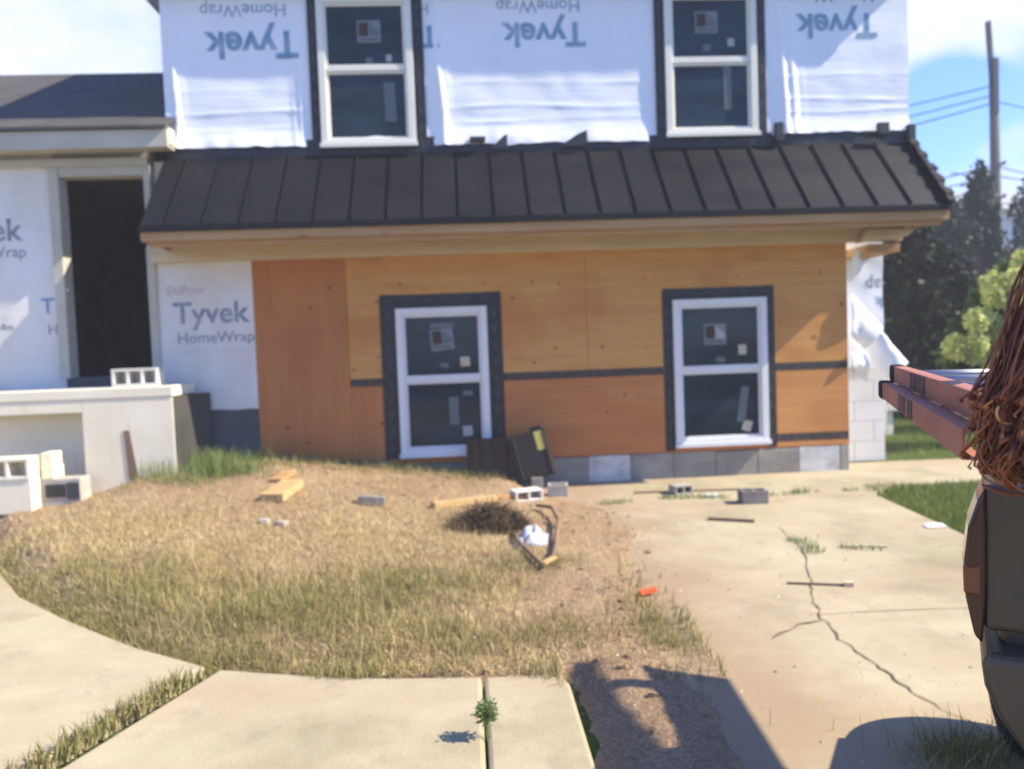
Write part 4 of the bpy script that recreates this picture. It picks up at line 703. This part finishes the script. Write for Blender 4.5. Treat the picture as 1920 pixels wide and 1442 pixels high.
m = MB(); m.add([(2.095, 2.69, 1.50), (2.160, 2.66, 1.50), (2.250, 1.9, 1.50), (2.070, 1.9, 1.50), (2.095, 2.69, 1.485), (2.160, 2.66, 1.485), (2.250, 1.9, 1.485), (2.070, 1.9, 1.485)], [(0, 1, 2, 3), (7, 6, 5, 4), (0, 4, 5, 1), (1, 5, 6, 2), (2, 6, 7, 3), (3, 7, 4, 0)]); m.bar((2.030, 2.50, 1.42), (2.250, 2.42, 1.42), .055, .03); m.build('shadow_arm', 'trim', V)  # unseen strip and crossbar, added only for the shadows they throw
# extension ladder lying flat across the vehicle
d = Vector((.407, .914, 0)).normalized(); s = Vector((.914, -.407, 0)).normalized(); E0 = Vector((1.072, 1.95, 0)); LL = 1.11
Lr = thing('extension_ladder', 'faded pink fibreglass extension ladder with black end caps reaching left from the vehicle', 'ladder', tuple(E0 - d * .5 + Vector((0, 0, 1.088))))
def rail(off, z0, z1, back, nm='rail'):
    c = E0 + s * off - d * (LL / 2 + back); m = MB(); hz = (z1 - z0) / 2; zc = Vector((0, 0, (z0 + z1) / 2)); sg = 1 if off < .15 else -1; Z = Vector((0, 0, 1))
    m.obox(c + zc, d, s, Z, LL / 2, .002, hz); m.obox(c + zc + Z * (hz - .0025) + s * (.0135 * sg), d, s, Z, LL / 2, .0115, .0025); m.obox(c + zc - Z * (hz - .0025) + s * (.0135 * sg), d, s, Z, LL / 2, .0115, .0025)
    o = m.build(nm, 'ladder', Lr, bevel=.001)
    MB().obox(E0 + s * (off + .010 * sg) - d * (back + .02) + zc, d, s, Z, .038, .016, hz + .003).build('end_cap', 'rubber', Lr, bevel=.007)
    if off < .1:
        for (p, q) in (((.47, .055), (.60, .035)) if z0 < 1.1 else ((.42, .04), (.53, .06))): MB().obox(E0 + s * (off - .0027) - d * (back + p) + zc, d, s, Z, q, .0010, hz * .86).build('decal', 'decal', o)
    return o
for off in (0, .30): rail(off, 1.088, 1.128, .0)
for off in (.027, .273): rail(off, 1.130, 1.169, .0)
for k in range(4):
    for (z, a, b, bk) in ((1.108, .004, .296, .12), (1.150, .031, .269, .12)):
        p = E0 - d * (bk + k * .26) + Vector((0, 0, z)); MB().tube([p + s * a, p + s * b], .011, 10).build('rung', 'rung', Lr, smooth=True)
hull_local([(.16, .97), (.16, 1.086), (1.3, 1.086), (1.3, .97)], .02, .06).build('rack_bar', 'trim', V, bevel=.004)
hull_local([(.16, .97), (.16, 1.086), (1.3, 1.086), (1.3, .97)], .45, .50).build('rack_bar', 'trim', V, bevel=.004)
# bundle of copper brown cable hanging over the ladder end
K = thing('cable_bundle', 'tangled bundle of glossy copper brown cable hanging over the ladder', 'cable bundle', (.65, .84, 1.05))
def strand(p0, p1, sway, curl, rad, m):
    pts = []; n = 14
    for k in range(n + 1):
        t = k / n; p = p0.lerp(p1, t); p.x += sway[0] * math.sin(t * math.pi) + .006 * math.sin(t * 9 + sway[2] * 40); p.y += sway[1] * math.sin(t * math.pi); p.z += .01 * math.sin(t * 7 + sway[0] * 50) * t; pts.append(p)
    a0 = random.uniform(-.5, .5)
    for k in range(1, 6):
        t = k / 5; pts.append(pts[n] + Vector((curl * math.sin(t * 2.6), curl * .5 * a0 * t, -curl * .55 * math.sin(t * 3.0) + curl * .25 * t)))
    m.tube(pts, rad, 5)
m = MB()
for k in range(640):
    q = random.random(); p0 = Vector((random.gauss(.712, .013), random.gauss(.845, .02), random.uniform(1.35, 1.44))); p1 = Vector((.582 + .13 * q ** 1.2 + random.gauss(0, .005), .845 + random.gauss(0, .018), 1.10 + random.uniform(-.022, .075) * (1 - q * .3)))
    strand(p0, p1, (random.gauss(-.005, .008), random.gauss(-.01, .014), random.random()), random.uniform(.003, .012), random.choice((.0008, .0011, .0014, .0018)), m)
m.build('strand', 'cable', K, smooth=True)['kind'] = 'stuff'
m = MB()
for k in range(170):
    t0 = random.uniform(0, 6.28); c = Vector((.648 + random.gauss(0, .011), .828 + random.gauss(0, .011), 1.108 + random.gauss(0, .010))); R0 = random.uniform(.030, .052)
    m.tube([c + Vector((R0 * math.cos(t0 + a * .32), .03 * math.sin(t0 + a * .2 + k), R0 * .62 * math.sin(t0 + a * .32))) for a in range(random.randint(8, 17))], random.choice((.0010, .0013, .0017)), 5)
m.build('coil', 'cable', K, smooth=True)['kind'] = 'stuff'
for (c, rr, a0, a1, tl) in (((.635, .80, 1.176), .031, 3.0, 5.0, .2), ((.655, .795, 1.115), .022, 2.4, 4.6, -.3), ((.592, .815, 1.16), .013, 2.6, 5.0, .1), ((.617, .80, 1.146), .021, 3.4, 4.9, .3)):
    MB().tube([Vector(c) + Vector((rr * math.cos(a0 + (a1 - a0) * t / 14), tl * rr * math.sin(t * .2), rr * math.sin(a0 + (a1 - a0) * t / 14))) for t in range(15)], .0014, 6).build('loose_wire', 'cable_gold', K, smooth=True)

# ------------------------------------------------------------------ plants, rail, buildings and pole beyond
def foliage(clumps, n, size, mat, parent, name='crown', droop=0, flat=.35):
    vs = np.zeros((n, 4, 3)); wts = np.array([c[3] * c[4] * c[5] for c in clumps]) ** .75; wts /= wts.sum(); idx = RNG.choice(len(clumps), n, p=wts)
    for i in range(n):
        c = clumps[idx[i]]; d = RNG.normal(size=3); d /= np.linalg.norm(d); rr = RNG.uniform(.25, 1) ** .5 * (1 + .18 * nz(d[0] * 3 + c[0], d[1] * 3, d[2] * 3 + c[2]))
        p = np.array(c[:3]) + d * rr * np.array(c[3:6]); t = RNG.normal(size=3); t[2] -= droop * 3; t /= np.linalg.norm(t); b = np.cross(t, RNG.normal(size=3)); b /= np.linalg.norm(b); L = size * RNG.uniform(.6, 1.4)
        vs[i] = [p - b * L * flat * .2, p + t * L * .55 - b * L * flat, p + t * L, p + t * L * .55 + b * L * flat]
    m = MB(); m.v = [tuple(p) for p in vs.reshape(-1, 3)]; m.f = [(4 * i, 4 * i + 1, 4 * i + 2, 4 * i + 3) for i in range(n)]; return m.build(name, mat, parent)
def tree(name, label, cat, x, y, h, clumps, n, size, mat, droop=0, group=None, r0=.09):
    t = thing(name, label, cat, (x, y, 0), group); m = MB(); m.tube([(x, y, -.05), (x + .03, y, h * .4), (x - .02, y + .02, h * .92)], [r0, r0 * .7, r0 * .2], 8)
    for c in clumps[:9]: z0 = max(.2, min(h * .8, c[2] - .5 * c[5] - .25)); m.tube([(x, y, z0), ((x + c[0]) / 2, (y + c[1]) / 2, (z0 + c[2]) / 2 + .06), tuple(c[:3])], [r0 * .4, r0 * .25, r0 * .1], 6)
    m.build('trunk', 'bark', t, smooth=True); foliage(clumps, n, size, mat, t, droop=droop); return t
def clumps(cx, cy, z0, z1, rx, ry, k, rmin, rmax):
    out = []
    for i in range(k):
        a = random.uniform(0, 6.28); q = random.random() ** .6; z = z0 + (z1 - z0) * random.random(); tz = (z - z0) / (z1 - z0); sh = (1 - .55 * tz ** 2); rr = random.uniform(rmin, rmax)
        out.append((cx + rx * q * sh * math.cos(a), cy + ry * q * sh * math.sin(a), z, rr, rr, rr * .9))
    return out
tree('dense_tree', 'very dark dense evergreen beside the white return wall', 'tree', 6.6, 11.3, 3.2, clumps(6.6, 11.3, .35, 3.0, .62, .6, 40, .22, .38), 15000, .10, 'leaf_dark', group='dark trees behind the house')
tree('dense_tree', 'very dark dense evergreen behind the hydrangea and white rails', 'tree', 7.55, 11.8, 2.4, clumps(7.55, 11.8, .35, 2.2, .62, .6, 32, .22, .36), 12000, .10, 'leaf_dark', group='dark trees behind the house')
tree('dense_tree', 'low dark bush at the right edge behind the hydrangea', 'bush', 9.0, 12.6, 1.9, clumps(9.0, 12.6, .3, 1.7, .95, .5, 26, .25, .4), 9000, .10, 'leaf_dark', group='dark trees behind the house')
tree('dense_tree', 'tall dark tree filling the gap behind the other evergreens', 'tree', 9.2, 15.0, 3.1, clumps(9.2, 15.0, .5, 2.8, .7, .7, 34, .28, .45), 11000, .13, 'leaf_dark', group='dark trees behind the house')
def weeping(x, y, h, n, lb):
    cl = []
    for k in range(24):
        a = random.uniform(0, 6.28); z = h * random.uniform(.5, 1.0); q = (1.02 - z / h) * .9 + .10; px, py = x + q * math.cos(a), y + q * .7 * math.sin(a)
        for j in range(3): cl.append((px + random.gauss(0, .05), py, z - .26 * j, .13, .13, .25))
    return tree('weeping_conifer', lb, 'tree', x, y, h, cl, n, .12, 'leaf_conifer', droop=.6, group='drooping conifers')
weeping(11.0, 16.0, 4.85, 3600, 'drooping conifer standing before the utility pole')
weeping(10.2, 15.7, 3.9, 3000, 'smaller drooping conifer at the eave corner'); weeping(12.5, 16.6, 4.4, 1300, 'drooping conifer at the right edge of the picture')
tree('leafy_tree', 'distant bluish tree showing beyond the metal roof end', 'tree', 16.6, 27, 7.3, clumps(16.4, 27, 2.5, 6.9, .8, .8, 34, .35, .55), 7000, .24, 'leaf_conifer', r0=.2)
tree('hedge', 'clipped dark shrub past the right edge', 'bush', 8.15, 9.5, 2.3, clumps(8.15, 9.5, .3, 2.1, .7, .6, 26, .25, .4), 6000, .12, 'leaf_dark')
# hydrangea
Hy = thing('hydrangea_bush', 'hydrangea bush with big pale green flower heads at the right edge', 'bush', (5.95, 8.1, 0))
m = MB()
blooms = [(5.25, 1.09), (5.42, 1.12), (5.42, 1.00), (5.60, .93), (5.38, 1.36), (5.52, 1.40), (5.66, 1.32), (5.62, 1.60), (5.78, 1.53), (5.80, 1.74), (5.95, 1.86), (5.72, 1.18), (5.98, 1.55), (6.1, 1.7), (5.45, .66), (6.05, 1.3), (6.2, 1.5), (5.9, 1.02), (5.55, 1.22), (5.68, 1.74), (5.90, 1.38), (6.0, 1.98), (6.15, 1.9)]
for (x, z) in blooms: y = 8.0 + random.uniform(-.15, .2); m.tube([(5.95 + (x - 5.95) * .2, 8.15, .1), (5.95 + (x - 5.95) * .6, 8.12, z * .55), (x, y, z)], [.012, .009, .005], 5)
m.build('stems', 'bark', Hy, smooth=True)
lc = [(5.95 + (x - 5.95) * .9 + .08, 8.25, z - .12, .16, .18, .15) for x, z in blooms] + [(6.0, 8.3, .8, .4, .3, .4), (6.1, 8.35, 1.3, .35, .3, .35)]
foliage(lc, 5200, .11, 'leaf_hydrangea', Hy, name='leaves', flat=.30)
for (x, z) in blooms:
    rr = random.uniform(.085, .125); foliage([(x, 8.0 + random.uniform(-.12, .1), z, rr, rr, rr * 1.15)], 560, .042, 'bloom', Hy, name='flower_head', flat=.48)
# white rails
Rl = thing('rail_fence', 'low fence of white horizontal rails behind the ladder', 'fence', (6.3, 9.5, 0))
for z in (.28, .44, .62): MB().box(5.3, 8.0, 9.48, 9.515, z, z + .075).build('fence_rail', 'rail', Rl, bevel=.006)
for xx in (5.34, 6.6, 7.9): MB().box(xx - .045, xx + .045, 9.516, 9.60, -.05, .75).build('fence_post', 'rail', Rl, bevel=.008)
# far buildings
B = thing('garage', 'low building with dark gable roof behind the hydrangea', 'garage', (16, 21, 0))
MB().box(13.6, 19, 20, 24, -.05, 2.75).build('wall', 'siding', B); MB().add([(13.3, 19.7, 2.7), (19.3, 19.7, 2.7), (19.3, 24.3, 2.7), (13.3, 24.3, 2.7), (13.3, 22, 3.7), (19.3, 22, 3.7)], [(0, 1, 5, 4), (2, 3, 4, 5), (1, 2, 5), (3, 0, 4), (3, 2, 1, 0)]).build('roof', 'shingles', B)
B = thing('white_house', 'pale sided house far behind the utility pole', 'house', (27, 38, 0))
MB().box(24.6, 34, 35, 42, -.05, 6.9).build('wall', 'siding', B); MB().add([(24.2, 34.6, 6.85), (34.4, 34.6, 6.85), (34.4, 42.4, 6.85), (24.2, 42.4, 6.85), (24.2, 38.5, 8.3), (34.4, 38.5, 8.3)], [(0, 1, 5, 4), (2, 3, 4, 5), (1, 2, 5), (3, 0, 4), (3, 2, 1, 0)]).build('roof', 'grey_soffit', B)
tree('leafy_tree', 'round tree top over the far white house at the right edge', 'tree', 27.5, 33, 8.2, clumps(27.5, 33, 6.6, 7.9, .8, .6, 16, .35, .55), 3500, .25, 'leaf_conifer', r0=.15)
# utility pole and wires
U = thing('utility_pole', 'tall wooden utility pole with wires against the blue sky', 'utility pole', (15.62, 22, 0))
MB().tube([(15.68, 22, -.1), (15.64, 22, 4.5), (15.60, 22, 9.1)], [.16, .145, .12], 14).build('pole', 'pole', U, smooth=True)
MB().bar((15.53, 21.9, 7.7), (15.37, 21.9, 10.15), .10, .13, (0, 1, 0)).build('pole_top_extension', 'pole_metal', U); MB().box(15.44, 15.62, 21.78, 21.9, 7.5, 9.1).build('equipment_box', 'pole_metal', U, bevel=.02)
m = MB()
for (z, q) in ((8.35, -.12), (8.08, -.12), (7.85, -.12), (6.05, .12), (5.75, -.12), (5.1, .12)): m.bar((15.6, 21.86, z), (15.6 + q * 1.6, 21.86, z + .03), .05, .07); m.lathe([(0, -.06), (.045, -.05), (.03, 0), (.05, .05), (0, .07)], (15.6 + q * 1.7, 21.86, z + .05), (0, 0, 1.0) if False else (0.01, 0, 1), 10)
m.build('insulator_bracket', 'pole_metal', U)
def wire(z0, p1, sag, r0=.019):
    a = Vector((15.58, 21.95, z0)); b = Vector(p1); m = MB(); m.tube([a.lerp(b, t / 16) - Vector((0, 0, sag * 4 * (t / 16) * (1 - t / 16))) for t in range(17)], r0, 4); m.build('wire', 'pole_metal', U)
for (z0, p1, sag) in ((8.35, (2.5, 24.5, 6.9), .25), (8.08, (2.5, 24.2, 6.3), .25), (7.85, (2.5, 24, 5.6), .2), (6.05, (3, 24, 4.8), .35), (5.75, (3, 23, 4.4), .3), (5.1, (3, 25, 4.1), .25), (4.95, (3, 26, 3.4), .2), (6.05, (27, 23, 5.6), .6), (5.75, (27, 22, 6.0), .55), (4.95, (27, 23, 6.6), .5), (4.75, (27, 24, 4.4), .3), (5.0, (13.0, 20, 5.45), -.22), (5.45, (3, 24.5, 3.9), .3), (4.6, (3, 25, 3.7), .2), (4.5, (27, 23, 5.0), .3), (7.9, (28, 23, 7.0), .4)): wire(z0, p1, sag)

# air
hz = MB().box(-260, 260, -160, 360, -1.1, 13).build('haze', 'paper'); hz['kind'] = 'stuff'
hm = bpy.data.materials.new('haze_air'); hm.use_nodes = True; hm.node_tree.nodes.clear(); ho = hm.node_tree.nodes.new('ShaderNodeOutputMaterial'); hv = hm.node_tree.nodes.new('ShaderNodeVolumePrincipled')
hv.inputs['Density'].default_value = .004; hv.inputs['Color'].default_value = (.95, .95, .95, 1); hm.node_tree.links.new(hv.outputs[0], ho.inputs['Volume']); hz.data.materials.clear(); hz.data.materials.append(hm)
